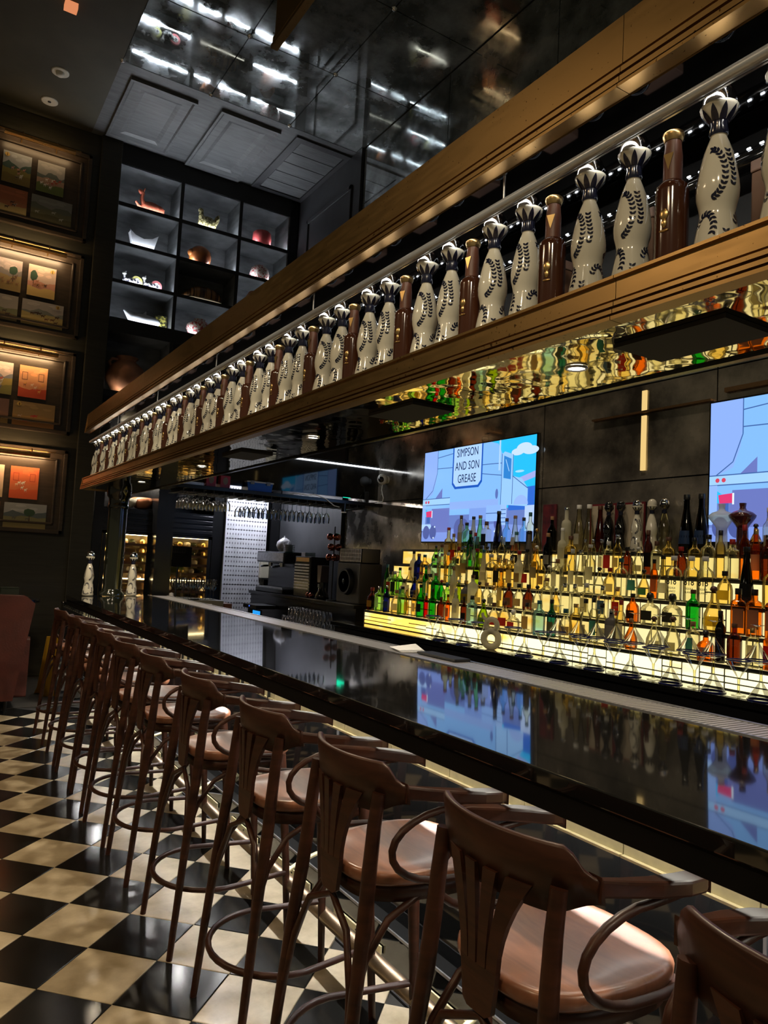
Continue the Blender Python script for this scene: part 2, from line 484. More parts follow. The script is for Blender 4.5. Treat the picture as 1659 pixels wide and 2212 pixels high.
def coffer(x0, x1, y0, y1):
    mb = MB()
    def ring(a, b, z0, z1):   # frame between inset a and inset b, sloping z0 -> z1
        o_ = [(x0 + a, y0 + a, z0), (x1 - a, y0 + a, z0), (x1 - a, y1 - a, z0), (x0 + a, y1 - a, z0)]
        i_ = [(x0 + b, y0 + b, z1), (x1 - b, y0 + b, z1), (x1 - b, y1 - b, z1), (x0 + b, y1 - b, z1)]
        mb.add(o_ + i_, [(0, 1, 5, 4), (1, 2, 6, 5), (2, 3, 7, 6), (3, 0, 4, 7)])
    ring(0, 0, CZ + 0.004, CZ - 0.035); ring(0, 0.03, CZ - 0.035, CZ - 0.035); ring(0.03, 0.05, CZ - 0.035, CZ - 0.02)
    ring(0.05, 0.15, CZ - 0.02, CZ - 0.02); ring(0.15, 0.20, CZ - 0.02, CZ - 0.004)
    mb.add([(x0 + .2, y0 + .2, CZ - .004), (x1 - .2, y0 + .2, CZ - .004), (x1 - .2, y1 - .2, CZ - .004), (x0 + .2, y1 - .2, CZ - .004)], [(0, 1, 2, 3)])
    return mb.build('ceiling_panel', m_greywood, ceiling)


coffer(1.62, 2.40, 8.50, 9.88); coffer(2.68, 3.46, 8.46, 9.95)
vg = MB().box(3.66, 3.76, 8.42, 9.96, CZ - 0.02, CZ + 0.004).box(4.40, 4.50, 8.42, 9.96, CZ - 0.02, CZ + 0.004).box(3.76, 4.40, 8.42, 8.52, CZ - 0.02, CZ + 0.004).box(3.76, 4.40, 9.88, 9.96, CZ - 0.02, CZ + 0.004)
vf = vg.build('vent_frame', m_greydark, ceiling)
for k in range(5):
    y0 = 8.53 + k * 0.27
    MB().box(3.77, 4.39, y0, y0 + 0.255, CZ - 0.010, CZ).build('vent_panel', m_greywood, ceiling)
# mirror panels with dark joints and little rosettes
for ix in range(3):
    x0, x1 = 1.47 + ix * 1.01, 1.47 + (ix + 1) * 1.01
    for iy in range(6):
        y1 = 8.29 - iy * 1.2; y0 = y1 - 1.2
        MB().box(x0 + .006, x1 - .006, y0 + .006, y1 - .006, CZ, CZ + 0.02).build('mirror_panel', m_mirror_ceil, ceiling)
        st = MB().lathe([(0.001, -0.022), (0.022, -0.016), (0.03, 0.0)], 10, (x0, y1 - 0.01, CZ)).build('mirror_rosette', m_chrome, ceiling)
MB().box(1.47, 4.5, 2.0, 8.3, CZ + 0.03, CZ + 0.05).build('joint_backing', m_blackmatte, ceiling)

# far wall, with the projecting pier that carries the pictures
wf = MB().box(1.86, 4.6, 10.55, 10.7, 0, CZ).box(4.32, 5.2, 10.0, 10.55, 0, CZ).build('wall_far', m_blackwall); tag(wf, kind='structure')
wp = MB().box(-4.0, 1.86, 9.99, 10.7, 0, CZ).box(1.60, 1.86, 9.93, 9.99, 0, CZ).build('wall_pier', m_darkgreen, None, 0.01); tag(wp, kind='structure')
# right wall behind the bar: mirror panels at X = 4.5
wr = MB().box(4.54, 4.7, -1.0, 10.0, 0, CZ).build('wall_right', m_blackmatte); tag(wr, kind='structure')
ys = [8.12, 6.30, 4.66, 3.02, 1.38, -0.2]
zs = [0.9, 2.30, 3.02, 4.3, 5.6, CZ - 0.01]
for a in range(5):
    for b_ in range(5):
        if b_ == 0 and a == 0: ya = 7.3
        else: ya = ys[a]
        MB().box(4.5, 4.53, ys[a + 1] + .005, ys[a] - .005, zs[b_] + .005, zs[b_ + 1] - .005).build('mirror_panel', m_mirror_wall if b_ < 2 else m_mirror_ceil, wr)
# timber panelling on that wall beside the display wall
tp_ = MB().box(4.46, 4.539, 8.14, 9.98, 0, CZ - 0.01).build('trim_1', m_greydark)
mo = MB()
for (z0, z1) in ((5.3, 6.55), (3.9, 5.15)):
    mo.box(4.435, 4.46, 8.34, 8.40, z0, z1).box(4.435, 4.46, 9.62, 9.68, z0, z1).box(4.435, 4.46, 8.34, 9.68, z1 - .06, z1).box(4.435, 4.46, 8.34, 9.68, z0, z0 + .06)
mo.build('panel_moulding', m_greydark, tp_, 0.006); tag(tp_, kind='structure')
# glowing strip imitating a reflection, and copper-coloured rails mounted on the mirror wall
sl = MB().box(4.485, 4.498, 3.59, 3.63, 2.37, 2.78).box(4.485, 4.498, 3.59, 3.63, 2.81, 2.97).build('reflection_strip', emit('amber_reflection', (1.0, 0.68, 0.25), 0.9))
tag(sl, 'slim vertical amber glow imitating a reflection in the dark mirror wall between the two screens', 'reflection')
rl = MB().box(4.47, 4.498, 3.05, 4.1, 2.80, 2.815).box(4.47, 4.498, 1.3, 2.95, 2.84, 2.87)
rl = rl.build('picture_rail', m_brassd); tag(rl, 'thin copper coloured rail along the mirror wall above the screens', 'rail')


def ordinal(n): return '%d%s' % (n, 'th' if 10 <= n % 100 <= 20 else {1: 'st', 2: 'nd', 3: 'rd'}.get(n % 10, 'th'))

# ================================================================== DISPLAY WALL (lit pigeonholes)
SY = 10.0
colx = [(1.87, 2.675), (2.715, 3.53), (3.57, 4.32)]
rowz = [(6.16, 6.70), (5.635, 6.13), (5.115, 5.61), (4.605, 5.09), (3.64, 4.44), (2.98, 3.58)]
ds = empty('display_shelf', (0, 0, 0), 0, 'black wall of lit pigeonholes holding pottery, three wide and reaching the ceiling', 'shelf')
fr = MB()
fr.box(1.86, 4.32, SY, 10.02, 6.70, CZ)                       # top rail
for a, b_ in ((2.675, 2.715), (3.53, 3.57)): fr.box(a, b_, SY, 10.5, 2.98, 6.70)
for i in range(5): fr.box(1.86, 4.32, SY, 10.5, rowz[i + 1][1], rowz[i][0])
fr.box(1.86, 4.32, SY, 10.5, 2.90, 2.98); fr.box(1.86, 4.32, 10.5, 10.52, 2.9, 6.75); fr.box(1.86, 4.32, SY, 10.5, 6.70, 6.74)
fr.box(4.30, 4.325, SY, 10.5, 2.9, 6.7)
m_niche = pmat('niche_grey_oak', (0.125, 0.13, 0.135), 0.5, var=0.3, scale=4, stretch=(1, 1, 3))
fr.build('shelf_frame', m_niche, ds)
ft = MB()                                                     # black front edges
ft.box(1.86, 4.32, 9.985, 9.999, 6.70, CZ)
for a, b_ in ((2.672, 2.718), (3.527, 3.573)): ft.box(a, b_, 9.985, 9.999, 2.98, 6.70)
for i in range(5): ft.box(1.86, 4.32, 9.984, 9.999, rowz[i + 1][1], rowz[i][0] + .020)
ft.build('edge_trim', m_blackmatte, ds)
for r in range(6):
    for c in range(3):
        if r >= 4 or (r == 2 and c == 1): continue
        x0, x1 = colx[c]
        MB().box(x0 + .03, x1 - .03, 10.015, 10.03, rowz[r][0] + 0.002, rowz[r][0] + 0.014).build('light_strip', m_ledn, ds)
MB().box(1.95, 2.6, 10.015, 10.03, 3.642, 3.652).build('light_strip', emit('warm_niche_led', (1.0, 0.9, 0.75), 22), ds)
MB().box(2.8, 3.45, 10.02, 10.035, 5.117, 5.127).build('light_strip', emit('cream_niche_led', (1.0, 0.93, 0.8), 3), ds)


def S(name, mat, label, cat, mb, loc, rz=0, group=None, extra=()):
    if extra:
        r = empty(name, loc, rz, label, cat, group); o = mb.build('body', mat, r)
        for nm, mm, b2 in extra: b2.build(nm, mm, r)
        return r
    if cat in ('figurine', 'vase', 'pottery') and loc[1] == PY: mb.v = [(a * 1.12, b * 1.12, c * 1.18) for a, b, c in mb.v]
    o = mb.build(name, mat); o.location = loc; o.rotation_euler = (0, 0, rz)
    return tag(o, label, cat, group)


PY = 10.10
clay = pmat('red_clay', (0.42, 0.10, 0.055), 0.55, var=0.25, scale=14)
claytan = pmat('tan_clay', (0.46, 0.20, 0.10), 0.6, var=0.25, scale=5)
orange = pmat('polished_orange_clay', (0.55, 0.19, 0.05), 0.3, base2=(0.20, 0.05, 0.02), scale=4)
speck = pmat('speckled_olive_glaze', (0.14, 0.12, 0.04), 0.4, base2=(0.62, 0.56, 0.3), scale=42, contrast=(0.48, 0.56))
silver = pmat('silver_white_glaze', (0.55, 0.57, 0.6), 0.35, var=0.1, scale=5)
pink = pmat('pink_red_glaze', (0.62, 0.10, 0.10), 0.4, var=0.15, scale=8)
stripe = pmat('brown_striped_shell', (0.05, 0.022, 0.008), 0.4, base2=(0.35, 0.17, 0.06), scale=3, stretch=(9, 0.4, 0.4), contrast=(0.46, 0.54))
flor = pmat('red_white_floral_glaze', (0.80, 0.72, 0.66), 0.35, base2=(0.5, 0.06, 0.06), scale=40, contrast=(0.5, 0.56))
leafy = pmat('yellow_leaf_print', (0.03, 0.03, 0.01), 0.5, base2=(0.55, 0.5, 0.12), scale=22, contrast=(0.48, 0.55))
cream = pmat('cream_clay', (0.75, 0.68, 0.5), 0.5)

# 1 red deer-like figure lying down, head raised
b1 = MB().ell((0.03, 0, .075), (0.13, 0.06, 0.075)).ell((0.13, 0, .07), (0.06, 0.05, 0.06)).tube([(-0.06, 0, .1), (-.085, 0, .16), (-.08, 0, .22)], [.035, .024, .02], 10)
b1.ell((-.095, 0, .235), (.045, .024, .028), rot=Matrix.Rotation(.5, 3, 'Y')).tube([(-.07, .012, .25), (-.06, .02, .285)], [.009, .004], 6).tube([(-.07, -.012, .25), (-.06, -.02, .285)], [.009, .004], 6)
b1.tube([(-.06, 0, .05), (-.13, -.03, .06), (-.16, -.03, .1)], [.02, .014, .012], 8).tube([(.16, 0, .08), (.19, 0, .1)], [.015, .006], 6)
S('deer_figurine', clay, 'red clay deer figure lying with its neck raised, in the top left pigeonhole', 'figurine', b1, (2.28, PY, 6.162))
# 2 speckled hen
b2 = MB().ell((0, 0, .09), (.12, .08, .088)).tube([(-.07, 0, .12), (-.085, 0, .19), (-.085, 0, .215)], [.045, .03, .028], 10).ell((-.09, 0, .232), (.035, .028, .03)).ell((.115, 0, .15), (.03, .07, .085), rot=Matrix.Rotation(.3, 3, 'Y'))
b2.lathe([(.06, 0), (.07, .01), (.06, .02)], 14)
S('hen_figurine', speck, 'speckled olive and cream pottery hen with fanned tail, in the top middle pigeonhole', 'figurine', b2, (3.10, PY, 6.162))
# 3 pink cup
S('ceramic_pot', pink, 'short pink red ceramic cylinder pot in the top right pigeonhole', 'pot', MB().lathe([(.10, 0), (.135, .02), (.14, .12), (.132, .2), (.115, .22), (.11, .215), (.12, .12), (.1, .03)], 24, caps=False).lathe([(.10, 0), (.1, .03)], 24), (3.93, PY, 6.162))
# 4 silver crescent bowl
pr = [(-.17, .20), (-.12, .02), (-.08, 0), (.08, 0), (.12, .02), (.17, .20), (.10, .15), (0, .125), (-.10, .15)]
S('crescent_vase', silver, 'silver white crescent shaped vase with two horns, under the red deer figure', 'vase', MB().prism(pr, lambda a, b_, t: (a, t, b_), -.05, .05), (2.24, PY, 5.637)).modifiers.new('bevel', 'BEVEL').width = 0.02
# 5 round orange head
S('orange_jug', orange, 'glossy orange brown rounded clay jug glowing in the second row, middle column', 'jug', MB().lathe([(.09, 0), (.14, .04), (.155, .12), (.14, .2), (.09, .255), (.02, .28), (.001, .28)], 24).ell((-.14, -.03, .15), (.045, .05, .05)), (3.03, PY, 5.637))
# 6 small ball with flower
S('round_box', flor, 'small round white pottery ball with red flower pattern, right column second row', 'pottery', MB().lathe([(.09, 0), (.12, .03), (.13, .09), (.11, .16), (.06, .2), (.001, .215)], 22), (3.93, PY, 5.637))


def bird(nm, body, disc, loc, lab):
    r = empty(nm, loc, 0, lab, 'figurine')
    MB().ell((-.04, 0, .06), (.085, .05, .06)).tube([(-.09, 0, .09), (-.1, 0, .14)], [.025, .018], 8).ell((-.105, 0, .155), (.03, .022, .022)).tube([(-.1, 0, .17), (-.08, 0, .2)], [.012, .004], 6).build('body', body, r)
    MB().prism([(math.cos(a * PI / 9) * .075, math.sin(a * PI / 9) * .075) for a in range(18)], lambda a, b_, t: (a + .06, t, b_ + .08), -.015, .015).build('tail_disc', disc, r, 0.008)
    MB().prism([(math.cos(a * PI / 9) * .045, math.sin(a * PI / 9) * .045) for a in range(18)], lambda a, b_, t: (a + .06, t, b_ + .08), -.019, -.015).build('tail_ring', body, r)


bw = pmat('black_white_glaze', (0.7, 0.7, 0.68), 0.4, base2=(0.03, 0.03, 0.05), scale=26, contrast=(0.47, 0.53))
bird('bird_figurine', bw, pmat('yellow_green_glaze', (.62, .6, .2), .4), (2.14, PY, 5.117), 'black and white pottery bird with yellow disc tail, left of the pink one')
bird('bird_figurine', bw, pmat('rose_glaze', (.7, .2, .22), .4), (2.40, PY, 5.117), 'black and white pottery bird with rose pink disc tail, right of the yellow one')
# striped shell
sh = [(-.30, .02), (-.18, .09), (-.06, .17), (.08, .21), (.18, .2), (.24, .15), (.26, .0), (-.2, .0)]
S('striped_shell', stripe, 'long brown striped shell shaped pottery piece on the dark third row shelf', 'pottery', MB().ell((0.02, 0, .09), (.25, .085, .12)).tube([(-.2, 0, .07), (-.31, 0, .03)], [.05, .01], 10), (3.12, PY, 5.14), 0, None, [('base_rim', cream, MB().ell((0.02, 0, .018), (.27, .11, .02)))])
S('figurine_head', claytan, 'tan clay head figure in the right column, third row, half hidden by the brass beam', 'figurine', MB().lathe([(.05, 0), (.07, .04), (.06, .1), (.09, .15), (.1, .22), (.06, .29), (.001, .3)], 18), (3.86, PY, 5.117))
S('fish_figurine', silver, 'white clay fish figure with pointed snout in the fourth row, left column', 'figurine', MB().ell((0, 0, .075), (.2, .06, .07)).tube([(-.14, 0, .08), (-.24, 0, .15)], [.06, .008], 10).tube([(0, 0, .12), (.02, 0, .18)], [.03, .006], 6), (2.33, PY, 4.607))
S('printed_box', leafy, 'dark box with yellow leaf print standing right of the white fish', 'box', MB().box(-.075, .075, -.05, .05, 0, .22), (2.575, 10.2, 4.607))
S('floral_jar', flor, 'round white jar with red floral pattern in the fourth row, middle column', 'jar', MB().lathe([(.08, 0), (.14, .05), (.18, .13), (.17, .18), (.10, .23), (.07, .24), (.08, .265), (.06, .265)], 24), (3.09, PY, 4.607))
jr = empty('clay_jar', (2.17, 10.18, 3.642), 0, 'large tan clay jar with a loop handle at the left end above the brass beam', 'jar')
MB().lathe([(.10, 0), (.17, .06), (.255, .2), (.262, .28), (.22, .38), (.13, .455), (.11, .48), (.15, .52), (.14, .525), (.10, .49)], 28, caps=False).lathe([(.10, 0), (.10, .002)], 20).build('body', claytan, jr)
MB().tube([(-.12, -.02, .48), (-.2, -.04, .47), (-.23, -.05, .42), (-.21, -.05, .37)], .02, 10).build('handle', claytan, jr)
S('printed_box', leafy, 'dark box with yellow leaf print beside the large tan clay jar', 'box', MB().box(-.06, .06, -.05, .05, 0, .26), (2.55, 10.2, 3.642))

# lower display niche with two bowls, slatted vent and wine cabinets under the pigeonholes (far wall, seen past the bar end)
FY = 9.95
lw_ = empty('niche_cabinet', (0, 0, 0), 0, 'tall black wall cabinet with a small lit niche and slatted vents, beyond the bar end', 'cabinet')
mb = MB()
mb.box(1.86, 4.32, FY, 10.5, 2.55, 2.95).box(2.60, 2.82, 9.7, 10.5, 0, 2.95).box(1.86, 1.98, FY, 10.5, 0, 2.6).box(3.44, 3.60, FY, 10.5, 0, 2.6).box(1.98, 3.44, FY, 10.5, 1.84, 2.14).box(1.98, 3.44, FY, 10.5, 0, 0.86).box(1.98, 3.44, 10.48, 10.52, 0, 2.6)
mb.build('cabinet_body', m_blackwall, lw_)
for k in range(4):
    for x0, x1 in ((1.99, 2.60), (2.83, 3.43)):
        MB().box(x0, x1, FY - .014, FY - .002, 1.865 + k * .068, 1.912 + k * .068).build('vent_slat', m_blackwall, lw_, 0.004)
MB().box(2.0, 2.58, FY + .01, FY + .05, 2.53, 2.545).build('light_strip', emit('bowl_niche_led', (1.0, 0.9, 0.75), 110), lw_)
S('white_bowl', m_white, 'white bowl in the small lit niche left of the copper bowl', 'bowl', MB().lathe([(.06, 0), (.13, .05), (.15, .13), (.145, .13), (.12, .05), (.05, .012)], 24, caps=False).lathe([(.06, 0), (.05, .01)], 20), (2.27, 10.06, 2.142))
S('copper_bowl', pmat('copper_clay', (.5, .2, .1), .3, metal=.4), 'round copper coloured bowl tipped on its side in the small lit niche', 'bowl', MB().lathe([(.02, 0), (.10, .02), (.15, .08), (.14, .15), (.11, .16), (.10, .15), (.12, .09), (.05, .04)], 24, caps=True), (2.49, 10.10, 2.142))


def wine_cabinet(x0, x1, lab, warm, shelves):
    z0, z1 = 0.87, 1.83
    r = empty('wine_cabinet', ((x0 + x1) / 2, 10.1, z0), 0, lab, 'wine fridge'); X = (x0 + x1) / 2; hw = (x1 - x0) / 2
    mb = MB().box(-hw, hw, .33, .36, 0, z1 - z0).box(-hw, -hw + .02, -.13, .33, 0, z1 - z0).box(hw - .02, hw, -.13, .33, 0, z1 - z0).box(-hw, hw, -.13, .33, 0, .02).box(-hw, hw, -.13, .33, z1 - z0 - .02, z1 - z0)
    mb.build('cabinet_body', pmat('fridge_lining', (0.62, 0.50, 0.26), 0.5), r)
    MB().box(-hw + .04, hw - .04, -.11, -.095, z1 - z0 - .035, z1 - z0 - .022).build('cabinet_light', emit('fridge_led', (1, .8, .42), warm), r)
    MB().box(-hw + .04, hw - .04, -.11, -.095, .35, .36).build('cabinet_light', emit('fridge_led2', (1, .8, .42), warm), r)
    for sx_ in (-1, 1): MB().box(sx_ * (hw - .026) - .004, sx_ * (hw - .026) + .004, -.125, -.112, .04, z1 - z0 - .05).build('cabinet_light', emit('fridge_led3', (1, .76, .36), warm * 1.1), r)
    shm = wood('fridge_shelf_wood', (.20, .09, .04), (.3, .15, .07))
    for k in range(shelves):
        z = .07 + k * (z1 - z0 - .12) / shelves
        MB().box(-hw + .022, hw - .022, -.12, .3, z, z + .014).box(-hw + .022, hw - .022, -.13, -.115, z - .004, z + .03).build('shelf', shm, r)
    MB().box(-hw, -hw + .045, -.155, -.142, 0, z1 - z0).box(hw - .045, hw, -.155, -.142, 0, z1 - z0).box(-hw, hw, -.155, -.142, 0, .03).box(-hw, hw, -.155, -.142, z1 - z0 - .03, z1 - z0).build('door_frame', m_blackwall, r)
    MB().box(-hw, hw, -.149, -.143, 0.0, z1 - z0).build('door_glass', thin_glass('smoked_door_glass', (.95, .93, .88), (.5, .48, .4), .8), r)
    return X, z0, z1, shelves, hw


m_wineb = pmat('dark_green_wine_glass', (0.02, 0.03, 0.01), 0.1, coat=.6)
wb = MB().lathe([(.001, 0), (.036, .002), (.037, .01), (.037, .19), (.032, .215), (.014, .235), (.013, .29), (.001, .291)], 12)
wbm = wb.mesh('wine_bottle'); wbm.materials.append(m_wineb)
m_foil = [pmat('gold_foil', (.6, .42, .15), .3, metal=.8), pmat('cream_foil', (.7, .62, .5), .5), pmat('red_foil', (.3, .03, .03), .4)]
cnt = 0
for (x0, x1, lab, wm, shv) in ((1.99, 2.60, 'gold lit wine fridge with bottles, left of the black pier beyond the bar', 42, 7), (2.83, 3.43, 'wine fridge with red brown wooden shelves, right of the black pier', 13, 7)):
    X, z0, z1, shv, hw = wine_cabinet(x0, x1, lab, wm, shv)
    for k in range(shv):
        z = z0 + .07 + k * (z1 - z0 - .12) / shv + .0145
        nb = 5 if k % 2 == 0 else 4
        for q in range(nb):
            if rnd.random() < .18: continue
            o = bpy.data.objects.new('wine_bottle', wbm); COL.objects.link(o)
            o.rotation_euler = (-PI / 2, 0, 0) if (q + k) % 3 else (PI / 2, 0, 0)
            yy = 10.02 if (q + k) % 3 else 10.32
            o.location = (X - hw + .08 + q * (2 * hw - .16) / (nb - 1), yy, z + .038)
            o.material_slots[0].link = 'OBJECT'; o.material_slots[0].material = [m_wineb, m_foil[1], m_foil[0]][(q * 2 + k) % 3]
            side = 'left' if x0 < 2.5 else 'right'
            tag(o, 'bottle lying in the %s wine fridge, %s shelf down, %s from left' % (side, ordinal(shv - k), ordinal(q + 1)), 'bottle', 'bottles lying in the %s wine fridge' % side)

# ================================================================== PICTURES ON THE PIER
sky1, sky2 = (0.50, 0.50, 0.50), (0.62, 0.55, 0.52)


def painting(w_, h_, scheme, seed):
    """flat painted print w_ x h_ as one polygon mesh (origin at its centre, facing -Y)"""
    r = random.Random(seed); mb = MB(); lay = [0.0]
    def poly(pts, c): mb.add([(x * w_, lay[0], y * h_) for x, y in pts], [tuple(range(len(pts)))], False, 0, c); lay[0] -= 0.0002
    def blob(x, y, rx, ry, c, n=10): poly([(x + rx * math.cos(2 * PI * i / n) * (1 + .2 * r.uniform(-1, 1)), y + ry * math.sin(2 * PI * i / n) * (1 + .2 * r.uniform(-1, 1))) for i in range(n)], c)
    def clip(v): return max(-.5, min(.5, v))
    def hills(y, amp, c):
        pts = [(-.5, -.5), (.5, -.5)]; ph = r.random() * 6
        for i in range(11):
            x = .5 - i / 10; pts.append((x, clip(y + amp * math.sin(ph + i * .9) + amp * .4 * math.sin(ph * 2 + i * 2.3))))
        poly(pts, c)
    poly([(-.5, -.5), (.5, -.5), (.5, .5), (-.5, .5)], scheme['sky'])
    for i in range(5): blob(r.uniform(-.35, .35), r.uniform(.2, .4), .12, .05, tuple(min(1, c * 1.25) for c in scheme['sky']))
    if scheme.get('hill'): hills(.12, .07, scheme['hill'])
    hills(-.02, .03, scheme['mid']); hills(-.22, .03, scheme['low'])
    if scheme.get('room'):
        poly([(-.5, -.5), (.5, -.5), (.5, -.18), (-.5, -.3)], scheme['low'])
        for x in (-.3, .28): poly([(x - .1, .05), (x + .1, .05), (x + .1, .3), (x - .1, .3)], scheme['a']); poly([(x - .08, .07), (x + .08, .07), (x + .08, .28), (x - .08, .28)], scheme['sky'])
    if scheme.get('tree'):
        blob(scheme['tree'], .15, .13, .16, (0.04, .09, .05)); poly([(scheme['tree'] - .015, -.2), (scheme['tree'] + .015, -.2), (scheme['tree'] + .01, .05), (scheme['tree'] - .01, .05)], (.08, .04, .02))
    for i in range(scheme.get('n', 9)):
        x, y = r.uniform(-.36, .36), r.uniform(-.3, .02); c = r.choice(scheme['fig'])
        blob(x, y, .05, .028, c, 7)
        for d in (-.03, .03): poly([(x + d - .006, y - .07), (x + d + .006, y - .07), (x + d + .006, y), (x + d - .006, y)], c)
        blob(x + .05, y + .035, .02, .018, c, 6)
    if scheme.get('badge'):
        bx = scheme['badge'] * .36; q = h_ / w_
        blob(bx, .38, .08 * q if q < 1 else .08, .08 if q < 1 else .08 / q, (.75, .5, .12), 12); poly([(bx - .012, .33), (bx + .012, .33), (bx + .012, .43), (bx - .012, .43)], (.2, .08, .03))
    return mb


m_paint = paint_mat('painted_print')
A = dict(sky=(.42, .44, .46), hill=(.07, .13, .11), mid=(.26, .22, .06), low=(.22, .16, .05), fig=[(.75, .7, .62), (.1, .06, .04), (.6, .3, .25)], badge=-1)
B = dict(sky=(.40, .38, .36), hill=(.12, .15, .14), mid=(.42, .28, .2), low=(.13, .17, .05), fig=[(.7, .6, .5), (.45, .08, .05), (.8, .75, .7)], n=12)
C_ = dict(sky=(.42, .14, .07), mid=(.40, .16, .08), low=(.46, .34, .14), fig=[(.05, .03, .03), (.6, .55, .5)], n=6)
D = dict(sky=(.26, .26, .24), hill=(.15, .16, .12), mid=(.17, .16, .09), low=(.11, .10, .05), fig=[(.55, .55, .5)], n=3)
E_ = dict(sky=(.52, .42, .40), hill=(.28, .24, .22), mid=(.4, .28, .12), low=(.42, .28, .1), tree=.2, fig=[(.35, .18, .08), (.2, .1, .06)])
F_ = dict(sky=(.72, .52, .42), mid=(.68, .32, .22), low=(.72, .48, .16), tree=-.3, fig=[(.12, .06, .03), (.5, .2, .1)], n=7, badge=1)
G = dict(sky=(.55, .48, .40), mid=(.30, .30, .16), low=(.30, .22, .10), fig=[(.55, .06, .05), (.1, .06, .05)], n=5)
H = dict(sky=(.55, .48, .42), hill=(.3, .3, .25), mid=(.55, .42, .16), low=(.5, .36, .12), fig=[(.2, .08, .04), (.1, .05, .03)], badge=1, n=8)
I_ = dict(sky=(.75, .58, .52), hill=(.30, .30, .34), mid=(.50, .36, .10), low=(.3, .26, .08), fig=[(.8, .75, .7), (.6, .15, .1), (.2, .2, .3)], n=10)
J = dict(sky=(.80, .36, .16), mid=(.75, .30, .14), low=(.62, .08, .03), room=1, a=(.25, .1, .05), fig=[(.8, .35, .1), (.3, .1, .08), (.85, .6, .45)], n=8)
K = dict(sky=(.25, .13, .10), mid=(.28, .14, .09), low=(.40, .24, .08), fig=[(.04, .03, .03)], n=3)
L = dict(sky=(.38, .24, .10), mid=(.42, .24, .08), low=(.46, .2, .06), fig=[(.6, .05, .05), (.55, .4, .3)], n=4, badge=-1)
N_ = dict(sky=(.85, .6, .45), mid=(.85, .62, .45), low=(.8, .6, .38), fig=[(.05, .04, .04)], n=5)
O_ = dict(sky=(.72, .16, .06), mid=(.72, .18, .07), low=(.75, .12, .04), room=1, a=(.5, .07, .03), fig=[(.9, .55, .35), (.85, .75, .65)], n=6)
P_ = dict(sky=(.36, .38, .40), hill=(.10, .13, .14), mid=(.22, .21, .10), low=(.26, .20, .07), tree=.1, fig=[(.12, .12, .1)], n=2)
sets = [(6.64, 5.487, [A, B, C_, D], 20, (.9, .6, .3)), (5.31, 4.22, [E_, F_, G, H], 85, (1, .68, .36)), (4.04, 2.99, [I_, J, K, L], 85, (1, .66, .33)), (2.795, 1.745, [N_, O_, C_, P_], 95, (1, .62, .3))]
names = ['topmost', 'second from top', 'third from top', 'lowest']
contents = ['grey skies over grazing animals', 'horses and a red arch', 'an orange room scene and a red couch', 'a red room scene and a grey landscape']
m_frame = wood('brown_black_frame', (0.040, 0.028, 0.018), (0.065, 0.045, 0.03), 0.35, 3, (1, 1, 8))
for k, (zt, zb, schemes, pw, pc) in enumerate(sets):
    zc = (zt + zb) / 2; H2 = (zt - zb) / 2; HW = .63
    r = empty('framed_paintings', (.875, 9.985, zc), 0, 'framed paintings, %s frame on pier, %s' % (names[k], contents[k]), 'picture', 'framed picture panels on the pier')
    mb = MB()
    for (a, b_, z0, z1) in ((-HW, HW, H2 - .05, H2), (-HW, HW, -H2, -H2 + .05), (-HW, -HW + .05, -H2, H2), (HW - .05, HW, -H2, H2)): mb.box(a, b_, -.05, 0.003, z0, z1)
    mb.build('outer_moulding', m_frame, r, .008)
    mb = MB(); q = .11
    for (a, b_, z0, z1) in ((-HW + q, HW - q, H2 - q - .03, H2 - q), (-HW + q, HW - q, -H2 + q, -H2 + q + .03), (-HW + q, -HW + q + .03, -H2 + q, H2 - q), (HW - q - .03, HW - q, -H2 + q, H2 - q)): mb.box(a, b_, -.035, 0.003, z0, z1)
    mb.build('inner_moulding', m_frame, r, .01)
    MB().box(-HW + .05, HW - .05, -.012, .003, -H2 + .05, H2 - .05).build('back_board', m_frame, r)
    topc = H2 - .255 - .195; botc = topc - .195 - .06 - .15
    for j, (cx_, cz_, ww, hh) in enumerate(((-.225, topc, .315, .39), (.16, topc, .315, .39), (-.31, botc, .46, .31), (.20, botc, .47, .31))):
        p = painting(ww, hh, schemes[j], 11 * k + j).build('painting', m_paint, r); p.location = (cx_, -.026, cz_)
        MB().box(cx_ - ww / 2, cx_ + ww / 2, -.024, -.010, cz_ - hh / 2, cz_ + hh / 2).build('canvas', m_frame, r)
    # brass picture light over the panel
    t = empty('picture_light', (.875, 9.93, zt - .10), 0, 'long brass picture light over the %s framed paintings' % names[k], 'lamp', 'picture lights on the pier')
    MB().tube([(-.40, -.14, 0), (.40, -.14, 0)], .021, 12).tube([(-.40, -.128, -.012), (.40, -.128, -.012)], .019, 12).build('lamp_hood', m_brass, t)
    MB().tube([(-.47, -.10, .045), (.47, -.10, .045)], .007, 8).build('rod', m_brass, t)
    for x in (-.2, .2): MB().tube([(x, .045, .0), (x, -.0, .06), (x, -.11, .06), (x, -.135, .02)], .008, 8).build('arm', m_brass, t)
    MB().box(-.38, .38, -.112, -.106, -.020, .004).build('bulb', emit('picture_bulb', pc, pw), t)

# ================================================================== BAR COUNTER
BY0, BY1 = -1.2, 8.15
XB = 1.32
SLOPE = 0.026                                                  # the top rises very slightly towards the service side


def tilt(o):
    for v in o.data.vertices: v.co.z += (v.co.x + o.location.x - XB) * SLOPE
    return o


def bz(x): return 1.1005 + (x - XB) * SLOPE


